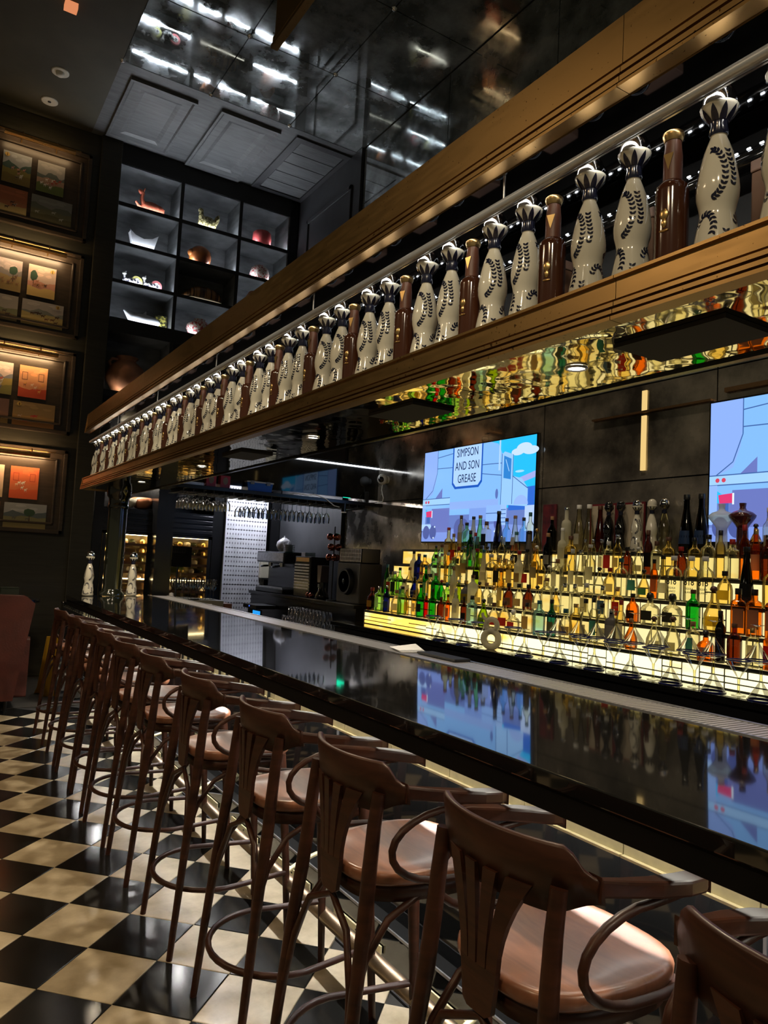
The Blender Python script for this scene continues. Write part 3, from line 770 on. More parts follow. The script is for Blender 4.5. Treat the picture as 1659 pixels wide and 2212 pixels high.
bar = empty('bar_counter', (0, 0, 0), 0, 'long glossy black bar counter running away from the viewer with deep front edge', 'bar')
tilt(MB().box(XB, 2.12, BY0, BY1, 1.06, 1.10).box(2.12, 2.36, BY0, BY1, 1.05, 1.088).build('counter_top', m_black, bar, .004))
MB().box(XB + .012, XB + .05, BY0, BY1, 1.0, 1.06).box(1.72, 2.3, BY0, BY1, 0.98, 1.06).box(XB + .05, 1.72, BY0, BY1, 1.035, 1.06).build('apron', m_apron, bar, .003)
MB().box(1.72, 2.25, BY0, BY1 - .05, 0.17, 0.98).build('front_panel', m_black, bar)
MB().box(1.66, 2.25, BY0, BY1 - .05, 0.0, 0.165).build('plinth', m_black, bar, .004)
MB().box(1.655, 1.72, BY0, BY1 - .05, .165, .176).build('plinth_ledge', m_apron, bar); MB().box(1.653, 1.659, BY0, BY1 - .05, .168, .178).build('plinth_trim', m_steel, bar)
tk_ = MB().box(1.4865, 1.5005, 0, .006, .8985, .950).mesh('joint_tick'); tk_.materials.append(m_blackmatte); yy_ = 3.35
while yy_ < BY1 - .1:
    o = bpy.data.objects.new('joint_tick', tk_); o.location = (0, yy_, 0); o.parent = bar; COL.objects.link(o); yy_ += .115
k = 0; y = BY0 + .02
while y < BY1 - .1:
    L_ = .345
    for dz in (0,):
        mb = MB().box(1.500, 1.508, y, y + L_ - .004, .906, .950).box(1.488, 1.508, y, y + L_ - .004, .900, .906)
        mb.build('brass_angle', m_brasslite, bar)
    y += L_
MB().box(1.508, 1.512, BY0, BY1 - .05, .900, 1.035).build('angle_support', m_blackmatte, bar)
MB().box(1.462, 1.472, BY0, BY1 - .1, 1.024, 1.030).build('light_strip', m_ledbar, bar)
MB().box(1.595, 1.61, BY0, BY1 - .1, 1.024, 1.030).build('light_strip', m_ledfoot, bar)
y = -.6
while y < BY1 - .3:
    MB().box(1.648, 1.656, y, y + .38, .062, .092).box(1.645, 1.649, y + .18, y + .19, .074, .080, 1).build('brass_inlay', [m_brasslite, m_blackmatte], bar)
    y += .62
for y in (1.0, 3.05, 5.1, 7.0):
    MB().box(1.714, 1.72, y, y + .008, .2, .97).build('panel_joint', m_steel, bar)
# end return of the bar
MB().box(1.30, 2.36, 8.15, 8.27, 0, 1.03).build('end_panel', m_black, bar, .004)

fr_ = empty('foot_rail', (1.47, 0, 0), 0, 'brass tube foot rail running along the floor in front of the bar', 'foot rail')
MB().tube([(0, BY0, .19), (0, 2, .19), (0, 5, .19), (0, BY1 - .15, .19)], .028, 16).build('tube', m_railbrass, fr_)
for y in (.55, 1.80, 3.05, 4.3, 5.55, 6.8):
    MB().tube([(.0, y, .19), (.10, y, .22), (.24, y, .27)], .010, 8).lathe([(.033, -.02), (.033, .02)], 12, (0, 0, 0)) if 0 else None
    MB().tube([(.0, y, .19), (.10, y, .235), (.17, y, .255), (.25, y, .26)], .010, 8).build('bracket', m_brasslite, fr_)
    mb = MB(); mb.tube([(.243, y, .26), (.25, y, .26)], [.036, .036], 16); mb.tube([(.225, y, .26), (.243, y, .26)], [.014, .03], 16)
    mb.build('rosette', m_brasslite, fr_)

mat_ = empty('bar_rail_mat', (2.235, 0, (2.235 - XB) * SLOPE), 0, 'long grey perforated drip mat along the inner edge of the bar', 'bar mat')
mb = MB().box(-.095, .10, BY0, 8.1, 1.0885, 1.0925); mb.build('mat_base', pmat('grey_steel_mat', (.30, .30, .31), .35, metal=.7), mat_)
mb = MB(); y = .9
while y < 8.05:
    mb.box(-.085, .09, y, y + .012, 1.0925, 1.097); y += .022
o = mb.build('mat_ribs', pmat('light_steel_mat', (.62, .62, .66), .3, metal=.6), mat_); tag(o, kind='stuff')
MB().box(.10, .115, BY0, 8.1, 1.07, 1.10).box(-.105, -.095, BY0, 8.1, 1.0885, 1.1015).build('mat_edge', m_steel, mat_)

# small things on the bar edge
nap = MB(); 
for i in range(3): nap.add([(-.10, -.06 + i * .01, .0 + i * .004), (.04, -.09 + i * .01, .002 + i * .004), (.09, .06 + i * .01, .02 + i * .003), (-.06, .09 + i * .01, .0 + i * .004)], [(0, 1, 2, 3), (3, 2, 1, 0)])
o = nap.build('folded_napkins', pmat('white_paper', (.7, .72, .75), .8)); o.location = (2.27, 3.3, 1.124); tag(o, 'few white paper slips lying on the grey drip mat', 'paper')
o = MB().box(-.05, .05, -.16, .16, 0, .012).build('rubber_mat', m_blackmatte, None, .004); o.location = (2.28, 3.02, 1.124); tag(o, 'black ribbed rubber mat on the inner bar edge beside the white paper', 'mat')

# ================================================================== STOOLS
def make_stool():
    r = empty('bar_stool')
    # seat: rounded trapezoid, dished
    seg = 40; rings = [0, .35, .62, .82, .90, .955, 1.0]; zz = [-.008, -.007, -.005, -.001, .002, .004, .001]
    def ol(a, s):
        ca, sa = math.cos(a), math.sin(a); p = 3.0
        k = (abs(ca) ** p + abs(sa) ** p) ** (-1 / p)
        x = k * ca * .215; yy = k * sa * (.190 + .016 * ca)
        return x * s, yy * s
    vs = [(0, 0, .765 + zz[0])]; fs = []
    for s_, z in zip(rings[1:], zz[1:]):
        for i in range(seg): x, yy = ol(2 * PI * i / seg, s_); vs.append((x, yy, .765 + z))
    for s_, z in ((1.012, .756), (1.006, .742), (.97, .733)):
        for i in range(seg): x, yy = ol(2 * PI * i / seg, s_); vs.append((x, yy, z))
    vs.append((0, 0, .733)); nr = len(rings) - 1 + 3
    for i in range(seg): fs.append((0, 1 + i, 1 + (i + 1) % seg))
    for j in range(nr - 1):
        for i in range(seg):
            a = 1 + j * seg + i; b_ = 1 + j * seg + (i + 1) % seg
            fs.append((a, a + seg, b_ + seg, b_))
    L0 = 1 + (nr - 1) * seg
    for i in range(seg): fs.append((len(vs) - 1, L0 + (i + 1) % seg, L0 + i))
    MB().add([(x + .025, y, z) for x, y, z in vs], fs, True).build('seat', m_seatwood, r)
    # seat frame ring under the seat
    mb = MB(); lo = []
    for s_, z in ((.93, .733), (.93, .69), (.86, .69), (.86, .733)):
        for i in range(seg): x, yy = ol(2 * PI * i / seg, s_); lo.append((x + .025, yy, z))
    mb.add(lo, [(j * seg + i, j * seg + (i + 1) % seg, ((j + 1) % 4) * seg + (i + 1) % seg, ((j + 1) % 4) * seg + i) for j in range(4) for i in range(seg)], True)
    mb.build('seat_frame', m_stoolwood, r)
    # legs: the rear pair rakes back to the floor and carries the back rail
    for s_ in (-1, 1):
        MB().tube([(-.268, s_ * .212, 0), (-.246, s_ * .205, .25), (-.222, s_ * .196, .5), (-.200, s_ * .186, .68), (-.190, s_ * .180, .80), (-.182, s_ * .178, .90), (-.172, s_ * .178, .985)],
                  [.0125, .0150, .0175, .020, .0195, .0185, .0175], 10).build('leg', m_stoolwood, r)
        MB().tube([(.235, s_ * .192, 0), (.215, s_ * .184, .3), (.190, s_ * .172, .58), (.172, s_ * .160, .735)], [.0125, .016, .020, .024], 10).build('leg', m_stoolwood, r)
    # back rail: bent plywood band, ogee ends, arms growing out of it
    n = 28; vs = []; fs = []
    for i in range(n + 1):
        t = -1 + 2 * i / n; a = t * 1.0
        x = -.200 + .20 * (1 - math.cos(a)); yy = .232 * math.sin(a) / math.sin(1.0)
        e = abs(t)
        q = min(1, max(0, (e - .72) / .20)); top = 1.064 - .050 * (3 * q * q - 2 * q ** 3)
        q2 = min(1, max(0, (e - .55) / .40)); bot = .932 + .034 * (3 * q2 * q2 - 2 * q2 ** 3)
        nx, ny = -math.cos(a), math.sin(a)
        for (d, z) in ((0.009, bot), (0.009, top - .005), (0.004, top), (-.004, top), (-.009, top - .005), (-.009, bot)):
            q = (z - .955) / .107 * -.016
            vs.append((x + nx * d + q, yy + ny * d, z))
    for i in range(n):
        for j in range(6):
            a, b_ = i * 6 + j, i * 6 + (j + 1) % 6
            fs.append((a, b_, b_ + 6, a + 6))
    fs += [tuple(range(5, -1, -1)), tuple(n * 6 + j for j in range(6))]
    MB().add(vs, fs, True).build('backrest', m_stoolwood, r)
    # pierced splat: blades fanning up from a solid heel
    def sx(z): return -.196 - (z - .70) * .02
    mb = MB()
    f = lambda u, z, t: (sx(z) + t - .012 * (1 - (u / .13) ** 2) + .10 * u * u / .04 * .35, u, z)
    mb.prism([(-.044, .695), (-.028, .684), (.028, .684), (.044, .695), (.056, .78), (-.056, .78)], f, -.006, .006)
    for c0, c1, w0, w1 in ((-.042, -.100, .026, .056), (-.0145, -.031, .024, .036), (.0145, .031, .024, .036), (.042, .100, .026, .056)):
        L = []; R_ = []
        for i in range(7):
            q = i / 6; z = .778 + q * .195; c = c0 + (c1 - c0) * (q ** 1.7); wd = w0 + (w1 - w0) * q * q
            L.append((c - wd / 2, z)); R_.append((c + wd / 2, z))
        for i in range(6): mb.prism([L[i], L[i + 1], R_[i + 1], R_[i]], f, -.006, .006)
    mb.build('back_splat', m_stoolwood, r)
    for s_ in (-1, 1):
        # flat arm sloping gently down to a rounded tip
        pts = [(-.125, .222, .010), (-.06, .232, .014), (.03, .236, .020), (.12, .230, .025), (.19, .216, .024), (.225, .205, .014)]
        mb = MB(); vs = []; fs = []
        for i, (x, yy, wd) in enumerate(pts):
            zt = 1.012 - .052 * (x + .125) / .35; z0, z1 = zt - (.036 if i == 0 else .033), zt
            for dy, z in ((-wd, z0), (wd, z0), (wd, z1), (-wd, z1)): vs.append((x, s_ * (yy + dy), z))
        m_ = len(pts) - 1
        for i in range(m_):
            for j in range(4): a, b_ = i * 4 + j, i * 4 + (j + 1) % 4; fs.append((a, b_, b_ + 4, a + 4))
        fs += [(0, 1, 2, 3), tuple(m_ * 4 + j for j in (3, 2, 1, 0))]
        mb.add(vs, fs, False).build('armrest', m_stoolwood, r, .006)
        pth = [(.16, s_ * .226, .944), (.10, s_ * .228, .942)]
        for i in range(13):
            a = math.radians(84 + 186 * i / 12)
            pth.append((.02 + .175 * math.cos(a), s_ * .226, .848 + .090 * math.sin(a)))
        pth += [(.08, s_ * .222, .752), (.15, s_ * .205, .742)]
        MB().tube(pth, .0100, 8).build('arm_hoop', m_stoolwood, r)
        MB().tube([(-.236, s_ * .190, .36), (-.222, s_ * .182, .46), (-.185, s_ * .174, .57), (-.12, s_ * .168, .655), (-.02, s_ * .162, .70), (.04, s_ * .160, .706)], .0100, 8).build('brace', m_stoolwood, r)
    MB().tube([(-.232, -.188, .38), (-.222, -.165, .50), (-.208, -.11, .62), (-.196, 0, .672), (-.208, .11, .62), (-.222, .165, .50), (-.232, .188, .38)], .0100, 8).build('brace', m_stoolwood, r)
    hp = [(.21, -.192, .245)]
    for i in range(17):
        a = -PI / 2 - PI * i / 16
        hp.append((-.06 + .230 * math.cos(a), .236 * math.sin(a), .245))
    hp.append((.21, .192, .245))
    MB().tube(hp, .0110, 8).build('foot_hoop', m_stoolwood, r)
    return r


stool0 = make_stool()
ordn = ['cut off by the right edge of the photo', 'nearest one seen whole', 'second from the nearest whole one', 'third from the nearest whole one', 'fourth from the nearest whole one',
        'fifth from the nearest whole one', 'sixth from the nearest whole one', 'fourth from the far end', 'third from the far end', 'second from the far end', 'last one at the far end']
STY = [0.57, 1.20, 1.82, 2.45, 3.14, 3.86, 4.41, 4.97, 5.50, 6.06, 6.72]
for i, y in enumerate(STY):
    o = stool0 if i == 0 else copy_tree(stool0)
    o.location = ((1.24 if i < 2 else 1.228) + rnd.uniform(-.006, .006), y, 0); o.rotation_euler = (0, 0, math.radians([1, 0, -1, 0, -1, -1, 2, -2, 2, -2, 1][i]))
    tag(o, 'dark bentwood bar stool with arms, ' + ordn[i], 'bar stool', 'row of bentwood stools along the bar')

# far left: leather armchair back, little box on a table, yellow wet floor sign
ac = empty('leather_armchair', (.62, 7.9, 0), 0, 'oxblood red leather armchair with high back at the left edge of the photo', 'armchair')
f2 = lambda a, b_, t: (a, t, b_)
MB().prism([(-.42, .12), (.25, .12), (.38, 1.03), (.30, 1.10), (-.42, 1.12)], f2, -.10, .08).build('backrest', m_leather, ac, .03, 3)
MB().box(-.42, .28, .08, .62, .12, .46).build('seat', m_leather, ac, .04, 3)
MB().prism([(0.05, .12), (.62, .12), (.62, .66), (.05, .70)], lambda a, b_, t: (t, a, b_), .26, .38).build('armrest', m_leather, ac, .03, 3)
for x, y in ((-.3, 0), (.2, 0), (-.3, .55), (.2, .55)): MB().tube([(x, y, 0), (x, y, .12)], [.015, .022], 8).build('leg', m_blackmatte, ac)
tb = empty('side_table', (.92, 9.2, 0), 0, 'small dark pedestal table behind the red armchair', 'table')
MB().lathe([(.3, .96), (.3, .99)], 24).build('table_top', m_blackwall, tb); MB().lathe([(.2, 0), (.2, .02), (.03, .04), (.03, .96)], 16).build('pedestal', m_blackwall, tb)
o = MB().box(-.09, .09, -.07, .07, 0, .11).box(-.095, .095, -.075, .075, .11, .125).build('lidded_box', pmat('dark_green_tin', (.03, .04, .025), .4), None, .004); o.location = (.90, 9.2, .991)
tag(o, 'small dark green box with lid standing on the table behind the red armchair', 'box')
ws = empty('wet_floor_sign', (1.36, 8.75, 0), math.radians(8), 'yellow folding floor sign standing behind the farthest stools', 'floor sign')
yel = pmat('yellow_plastic', (.75, .42, .03), .45)
MB().prism([(-.15, 0), (.15, 0), (.13, .06), (.10, .62), (-.10, .62), (-.13, .06)], lambda a, b_, t: (a, t - .12 + b_ * .18, b_), -.006, .006).build('front_panel', yel, ws, .003)
MB().prism([(-.15, 0), (.15, 0), (.13, .06), (.10, .62), (-.10, .62), (-.13, .06)], lambda a, b_, t: (a, t + .12 - b_ * .18, b_), -.006, .006).build('rear_panel', yel, ws, .003)

# ================================================================== OVERHEAD SHELF
OX0, OX1, OY0, OY1 = 1.40, 1.91, -1.0, 8.2
ov = empty('overhead_shelf', (0, 0, 0), 0, 'brass fronted overhead shelf of bottles hanging above the whole bar', 'shelf')


def fascia(zt, zb, up):
    """stepped brass moulding: flat face, then three ridges; profile in X-Z swept along Y"""
    H_ = zt - zb
    if up: pr = [(0, 1), (0, .36), (.010, .35), (.010, .30), (-.008, .29), (-.008, .22), (.010, .21), (.010, .17), (-.012, .16), (-.012, .09), (.008, .08), (.008, .055), (-.018, .045), (-.018, 0), (.028, 0), (.028, 1)]
    else: pr = [(-.010, 1), (-.010, .93), (0, .92), (0, .50), (.012, .49), (.012, .43), (-.008, .42), (-.008, .33), (.012, .32), (.012, .26), (-.012, .25), (-.012, .16), (.010, .15), (.010, .09), (-.018, .08), (-.018, 0), (.028, 0), (.028, 1)]
    return [(OX0 + a, zb + b_ * H_) for a, b_ in pr]


segs = [(OY0, 1.22), (1.22, 3.30), (3.30, 5.9), (5.9, OY1)]
for zt, zb, upb in ((2.99, 2.79, True), (2.310, 2.195, False)):
    for y0, y1 in segs:
        MB().prism(fascia(zt, zb, upb), lambda a, b_, t: (a, t, b_), y0 + .001, y1 - .001).build('brass_fascia', m_brass, ov)
    MB().prism([(OX0 - .02, zb), (OX1, zb), (OX1, zt), (OX0, zt)], lambda a, b_, t: (a, t, b_), OY1, OY1 + .02).build('end_cap', m_brass, ov)
MB().box(OX0 + .0285, OX1, OY0, OY1, 2.235, 2.275).build('shelf_board', m_blackmatte, ov)
MB().box(OX0 + .0285, OX1, OY0, OY1, 2.785, 2.845).build('underside', pmat('dark_mirror', (.26, .26, .27), .05, metal=1.0), ov)
MB().box(OX0 + .0285, OX1, OY0, OY1, 2.847, 2.985).box(OX1 - .02, OX1 - .001, OY0, OY1, 2.276, 2.784).build('upper_box', m_blackmatte, ov)
for y0 in [-.4 + i * 1.23 for i in range(7)]:
    MB().box(OX0 + .0285, OX1 - .005, y0 + .003, min(OY1, y0 + 1.227), 2.205, 2.235).build('mirror_panel', m_mirror_soffit, ov)
MB().box(OX1 - .004, OX1 + .02, OY0, OY1, 2.197, 2.99).build('rear_fascia', m_blackwall, ov)
MB().tube([(1.437, OY0, 2.697), (1.437, OY1 - .05, 2.697)], .0145, 16).build('steel_tube', pmat('silver_tube', (.62, .65, .70), .32, metal=.55), ov)
MB().add([(1.4530, OY0, 2.690), (1.4530, OY1 - .06, 2.690), (1.4530, OY1 - .06, 2.704), (1.4530, OY0, 2.704)], [(0, 1, 2, 3)]).build('light_strip', emit('rail_led', (1.0, .95, .86), 34), ov)
MB().box(1.4505, 1.4525, OY0, OY1 - .06, 2.686, 2.708).box(1.4525, 1.456, OY0, OY1 - .06, 2.686, 2.689).build('strip_channel', m_steel, ov)
for y in [.4 + i * 1.3 for i in range(6)]: MB().tube([(1.437, y, 2.71), (1.437, y, 2.785)], .004, 6).build('rail_hanger', m_steel, ov)
MB().tube([(1.80, OY0, 2.70), (1.80, OY1 - .05, 2.70)], .03, 14).build('rear_tube', m_black, ov)
dm = emit('led_dot', (.9, .95, 1), 7); dmb = MB().box(-.002, .002, -.005, .005, -.002, .002).mesh('led_dot'); dmb.materials.append(dm)
y = .5
while y < 8.0:
    o = bpy.data.objects.new('led_dot', dmb); o.location = (1.772, y, 2.718); o.parent = ov; COL.objects.link(o); y += .036
for y0, y1 in ((1.03, 1.36), (2.33, 2.66), (4.11, 4.44)):
    MB().box(1.56, 1.76, y0, y1, 2.192, 2.204).build('black_panel', m_blackbox, ov)
for y in (-.2, 1.59, 3.38, 5.13, 6.80):
    d = empty('downlight', (1.66, y, 2.204), 0, 'round recessed downlight in the mirrored underside of the shelf, %s' % {-.2: 'nearest', 1.59: 'nearest in view', 3.38: 'second in view', 5.13: 'third in view', 6.8: 'farthest'}[y], 'ceiling light', 'downlights under the overhead shelf')
    MB().lathe([(.034, 0), (.034, -.005), (.028, -.007), (.026, -.001)], 24, caps=False).build('trim_ring', m_steel, d)
    MB().lathe([(.001, -.0022), (.026, -.002)], 20, caps=False).build('lens', m_down, d)
    spot('downlight_beam', (1.66, y, 2.19), 60, (1, .82, .58), 165, blend=.8, r=.03)
# brass clad valance hanging under the mirrored ceiling
va = empty('hanging_valance', (0, 0, 0), 0, 'dark brass clad valance hanging below the mirrored ceiling at the top of the photo', 'hanging beam')
MB().prism([(1.40, 4.85), (1.40, 4.37), (1.388, 4.365), (1.388, 4.34), (1.394, 4.335), (1.394, 4.325), (1.38, 4.32), (1.38, 4.30), (1.42, 4.30), (1.42, 4.85)], lambda a, b_, t: (a, t, b_), -.5, 3.60).build('fascia', m_brass, va)
for y in (.2, 3.0): MB().tube([(1.41, y, 4.84), (1.41, y, CZ)], .01, 8).build('hanger_rod', m_blackmatte, va)

# ---- bottles on the overhead shelf
def leaf(mb, prof, th, z, ang, L, off=.0011):
    """one painted leaf on a surface of revolution"""
    def R(zz):
        for (r0, z0), (r1, z1) in zip(prof, prof[1:]):
            if z0 <= zz <= z1: return r0 + (r1 - r0) * (zz - z0) / max(1e-6, z1 - z0)
        return prof[-1][0]
    pts = []
    for u, v in ((0, 0), (.28, .24), (.6, .23), (1, 0), (.6, -.23), (.28, -.24)):
        du = (u * math.cos(ang) - v * math.sin(ang)) * L; dv = (u * math.sin(ang) + v * math.cos(ang)) * L
        zz = z + dv; r = R(zz) + off; t = th + du / r
        pts.append((r * math.cos(t), r * math.sin(t), zz))
    mb.add(pts, [(0, 1, 5), (1, 2, 4, 5), (2, 3, 4)])


BP = [(.046, 0), (.054, .004), (.0555, .02), (.052, .06), (.045, .10), (.0395, .128), (.0385, .14), (.041, .155), (.046, .175), (.0475, .195), (.046, .215), (.040, .25), (.032, .285), (.0235, .31), (.0175, .325)]


def make_talavera(body, ink, dome, painted=True):
    r = empty('ceramic_bottle')
    MB().lathe(BP + [(.0165, .333)], 40).build('body', body, r)
    if painted:
        mb = MB()
        def vine(pts):
            for i in range(len(pts) - 1):
                (t0, z0), (t1, z1) = pts[i], pts[i + 1]
                r_ = .045; d = math.atan2(z1 - z0, (t1 - t0) * r_)
                for sgn in (-1, 1): leaf(mb, BP, t0, z0, d + sgn * .72, .0125)
        for base in (0, 2 * PI / 3, 4 * PI / 3):
            # oval wreath on the upper bulge
            vine([(base + .70 * math.cos(a), .222 + .060 * math.sin(a)) for a in [(-1.5 + i * .23) for i in range(15)]])
            vine([(base + PI / 3 + .10 * math.sin(i * .6), .190 + i * .012) for i in range(9)])
            # scrolls on the foot
            vine([(base - .30 + .50 * math.cos(a), .095 + .036 * math.sin(a)) for a in [(2.9 - i * .36) for i in range(11)]])
            vine([(base - .35 + .55 * math.cos(a), .042 + .022 * math.sin(a)) for a in [(2.6 + i * .36) for i in range(10)]])
            for q in range(3): leaf(mb, BP, base + .55, .028, PI / 2 + (q - 1) * .6, .013)
            vine([(base + .75, .03 + .012 * i) for i in range(6)])
        mb.build('painted_leaves', ink, r)
        # faint crest on the front
        MB().add([((.0478) * math.cos(PI + a), .0478 * math.sin(PI + a), z) for a, z in ((-.2, .20), (.2, .20), (.2, .222), (-.2, .222))], [(0, 1, 2, 3)]).build('crest', pmat('sepia_crest', (.30, .22, .14), .4), r)
    MB().lathe([(.0185, .326), (.021, .335), (.0185, .35), (.0205, .360), (.031, .374), (.040, .388), (.0425, .396), (.038, .399)], 24).build('stopper_cup', body, r)
    mb = MB(); mb.lathe([(.0195, .327), (.0218, .335), (.0193, .35), (.0208, .362)], 24, caps=False)
    for q in range(9):
        a = 2 * PI * q / 9; lv = [(.359, .0218, .35), (.367, .0278, .29), (.375, .0342, .20), (.383, .0392, .10), (.390, .0424, .0)]; pts = []
        for z, r_, wd in lv: pts += [(r_ * math.cos(a + d), r_ * math.sin(a + d), z) for d in (-wd, 0, wd)]
        mb.add(pts, [(3 * i + j, 3 * i + j + 1, 3 * i + j + 4, 3 * i + j + 3) for i in range(4) for j in range(2)])
    mb.build('neck_band', ink, r)
    MB().lathe([(.0385, .399), (.0388, .408), (.0365, .424), (.031, .437), (.021, .447), (.010, .452), (.001, .453)], 24).build('dome_cap', dome, r)
    return r


tal0 = make_talavera(m_white, m_ink, m_chrome)


def make_copper():
    r = empty('copper_bottle')
    MB().lathe([(.034, 0), (.037, .004), (.0375, .012), (.0375, .215), (.036, .228), (.024, .24)], 20).build('body', m_copperglass, r)
    MB().lathe([(.0215, .236), (.0215, .30), (.019, .32), (.0185, .335)], 20).build('capsule', m_brownleather, r)
    MB().lathe([(.020, .333), (.0245, .345), (.0245, .352), (.018, .357), (.001, .358)], 20).build('gold_cap', m_gold, r)
    # gold relief: oval medal with stem, on the front
    mb = MB()
    mb.ell((-.0375, .0, .155), (.004, .011, .013)).ell((-.0375, .0, .135), (.004, .007, .010)).ell((-.0375, .0, .118), (.003, .012, .003))
    mb.build('gold_relief', m_gold, r)
    mb = MB().add([(-.0225, -.012, .30), (-.0225, .012, .30), (-.0228, 0, .262)], [(0, 1, 2)]); mb.build('neck_flash', m_gold, r)
    return r


cop0 = make_copper(); first_t = first_c = True; nt_, nc_ = 0, 0


for k in range(-1, 18):
    yb = 1.135 + .392 * k + rnd.uniform(-.006, .006)
    for j, (dy, kind) in enumerate(((0, 'c'), (.122, 't'), (.272, 't'))):
        y = yb + dy + (rnd.uniform(-.008, .008)); 
        if y > 8.1 or y < .7: continue
        if kind == 't':
            o = tal0 if first_t else copy_tree(tal0); first_t = False; nt_ += 1
            o.location = (1.497 + rnd.uniform(-.004, .004), y, 2.2755); o.rotation_euler = (0, 0, PI + rnd.choice([0, .25, -.3, .5, -.15, .1]))
            tag(o, 'white blue-vined bottle with silver dome cap, overhead shelf, %s of its kind from near end' % ordinal(nt_), 'bottle', 'white and blue bottles on the overhead shelf')
        else:
            o = cop0 if first_c else copy_tree(cop0); first_c = False; nc_ += 1
            o.location = (1.490, y, 2.2755); o.rotation_euler = (0, 0, rnd.uniform(.1, .5)); o.scale = (1.05, 1.05, 1.10)
            tag(o, 'copper brown bottle with gold cap, overhead shelf, %s of its kind from near end' % ordinal(nc_), 'bottle', 'copper brown bottles on the overhead shelf')
    if -1 <= k and yb + .2 < 8.1:
        r = empty('gift_carton', (1.66, yb + .20, 2.2755), 0, 'brown gift carton behind the overhead shelf bottles, %s from the near end' % ordinal(k + 2), 'box', 'cartons behind the overhead bottles')
        MB().box(-.055, .055, -.06, .06, 0, .27).build('carton_body', m_carton, r, .004)
        MB().box(-.057, .057, -.062, .062, .27, .30).build('carton_lid', m_cartonlid, r, .004)

# two more of the painted bottles and the column at the far end of the bar
for (x, y, s_) in ((1.50, 8.0, 'left'), (1.93, 8.0, 'right')):
    o = copy_tree(tal0); o.location = (x, y, bz(x) + .001); o.rotation_euler = (0, 0, 2.4)
    tag(o, 'white and blue bottle on the far end of the bar, %s of the column' % s_, 'bottle', 'bottles beside the column')
m_col = pmat('dark_olive_gloss', (.012, .014, .008), .13, coat=.4, spec=.7)
cl = empty('column', (1.735, 8.0, bz(1.735) + .003), 0, 'glossy black round column standing on the far end of the bar, carrying the shelf', 'column')
MB().lathe([(.125, 0), (.125, .03), (.105, .05), (.10, .07)], 32).build('base', m_col, cl)
MB().lathe([(.095, .07), (.095, .90)], 32, caps=False).build('shaft', m_col, cl)
MB().lathe([(.10, .90), (.11, .92), (.10, .94), (.10, 1.0), (.12, 1.03), (.125, 1.09)], 32).build('capital', m_col, cl)

# ================================================================== BACK BAR
bb = empty('back_bar', (0, 0, 0), 0, 'black back bar with drawers carrying five glowing stepped shelves of bottles', 'back bar')
XF = 3.70; BZ = .967; BE = 6.62
MB().box(XF, 4.50, -.5, BE + .25, BZ - .04, BZ).build('counter_top', m_black, bb, .004)
MB().box(XF + .03, 4.50, -.5, BE + .2, 0.0, BZ - .04).build('carcass', m_blackwall, bb)
y = BE + .15; k = 0
m_fridge = pmat('dark_grey_steel', (.045, .045, .047), .4, metal=.3)
while y > .2:
    w2 = .76 if k != 3 else 1.0
    d = MB().box(XF + .005, XF + .03, y - w2 + .012, y - .012, .60, .84).build('drawer', m_fridge, bb, .004)
    MB().box(XF - .012, XF + .006, y - w2 + .05, y - .05, .815, .828).build('handle', m_steel, d)
    d = MB().box(XF + .005, XF + .03, y - w2 + .012, y - .012, .12, .585).build('door', m_fridge, bb, .004)
    y -= w2; k += 1
ST = [(3.95, 1.105), (4.06, 1.27), (4.17, 1.435), (4.28, 1.595), (4.39, 1.755)]   # (front X, top z)
m_lit = []
for nm, c, st_ in (('white_glow', (1.0, .93, .55), 2.1), ('yellow_glow', (1.0, .82, .30), 1.7), ('amber_glow', (1.0, .62, .13), 1.5)): m_lit.append(emit(nm, c, st_))


def lit_pane_mat(name, st_, hi=(1.0, .90, .50)):
    m = bpy.data.materials.new(name); m.use_nodes = True; n = m.node_tree.nodes; l = m.node_tree.links; n.clear()
    g = n.new('ShaderNodeTexCoord'); mp = n.new('ShaderNodeMapping'); mp.inputs['Scale'].default_value = (1, 1.0, 3); l.new(g.outputs['Object'], mp.inputs[0])
    sx_ = n.new('ShaderNodeSeparateXYZ'); l.new(g.outputs['Object'], sx_.inputs[0])
    nz = n.new('ShaderNodeTexNoise'); nz.inputs['Scale'].default_value = 3.2; l.new(mp.outputs[0], nz.inputs['Vector'])
    mr = n.new('ShaderNodeMapRange'); mr.inputs['From Min'].default_value = 3.0; mr.inputs['From Max'].default_value = 6.4; mr.inputs['To Min'].default_value = .22; mr.inputs['To Max'].default_value = -.12
    l.new(sx_.outputs['Y'], mr.inputs['Value'])
    ad = n.new('ShaderNodeMath'); ad.operation = 'ADD'; l.new(nz.outputs['Fac'], ad.inputs[0]); l.new(mr.outputs[0], ad.inputs[1])
    rp = n.new('ShaderNodeValToRGB'); e0, e1 = rp.color_ramp.elements; e0.position = .38; e1.position = .62
    e0.color = (1.0, .60, .10, 1); e1.color = (*hi, 1); l.new(ad.outputs[0], rp.inputs[0])
    e = n.new('ShaderNodeEmission'); e.inputs[1].default_value = st_; l.new(rp.outputs[0], e.inputs[0])
    o = n.new('ShaderNodeOutputMaterial'); l.new(e.outputs[0], o.inputs[0]); return m


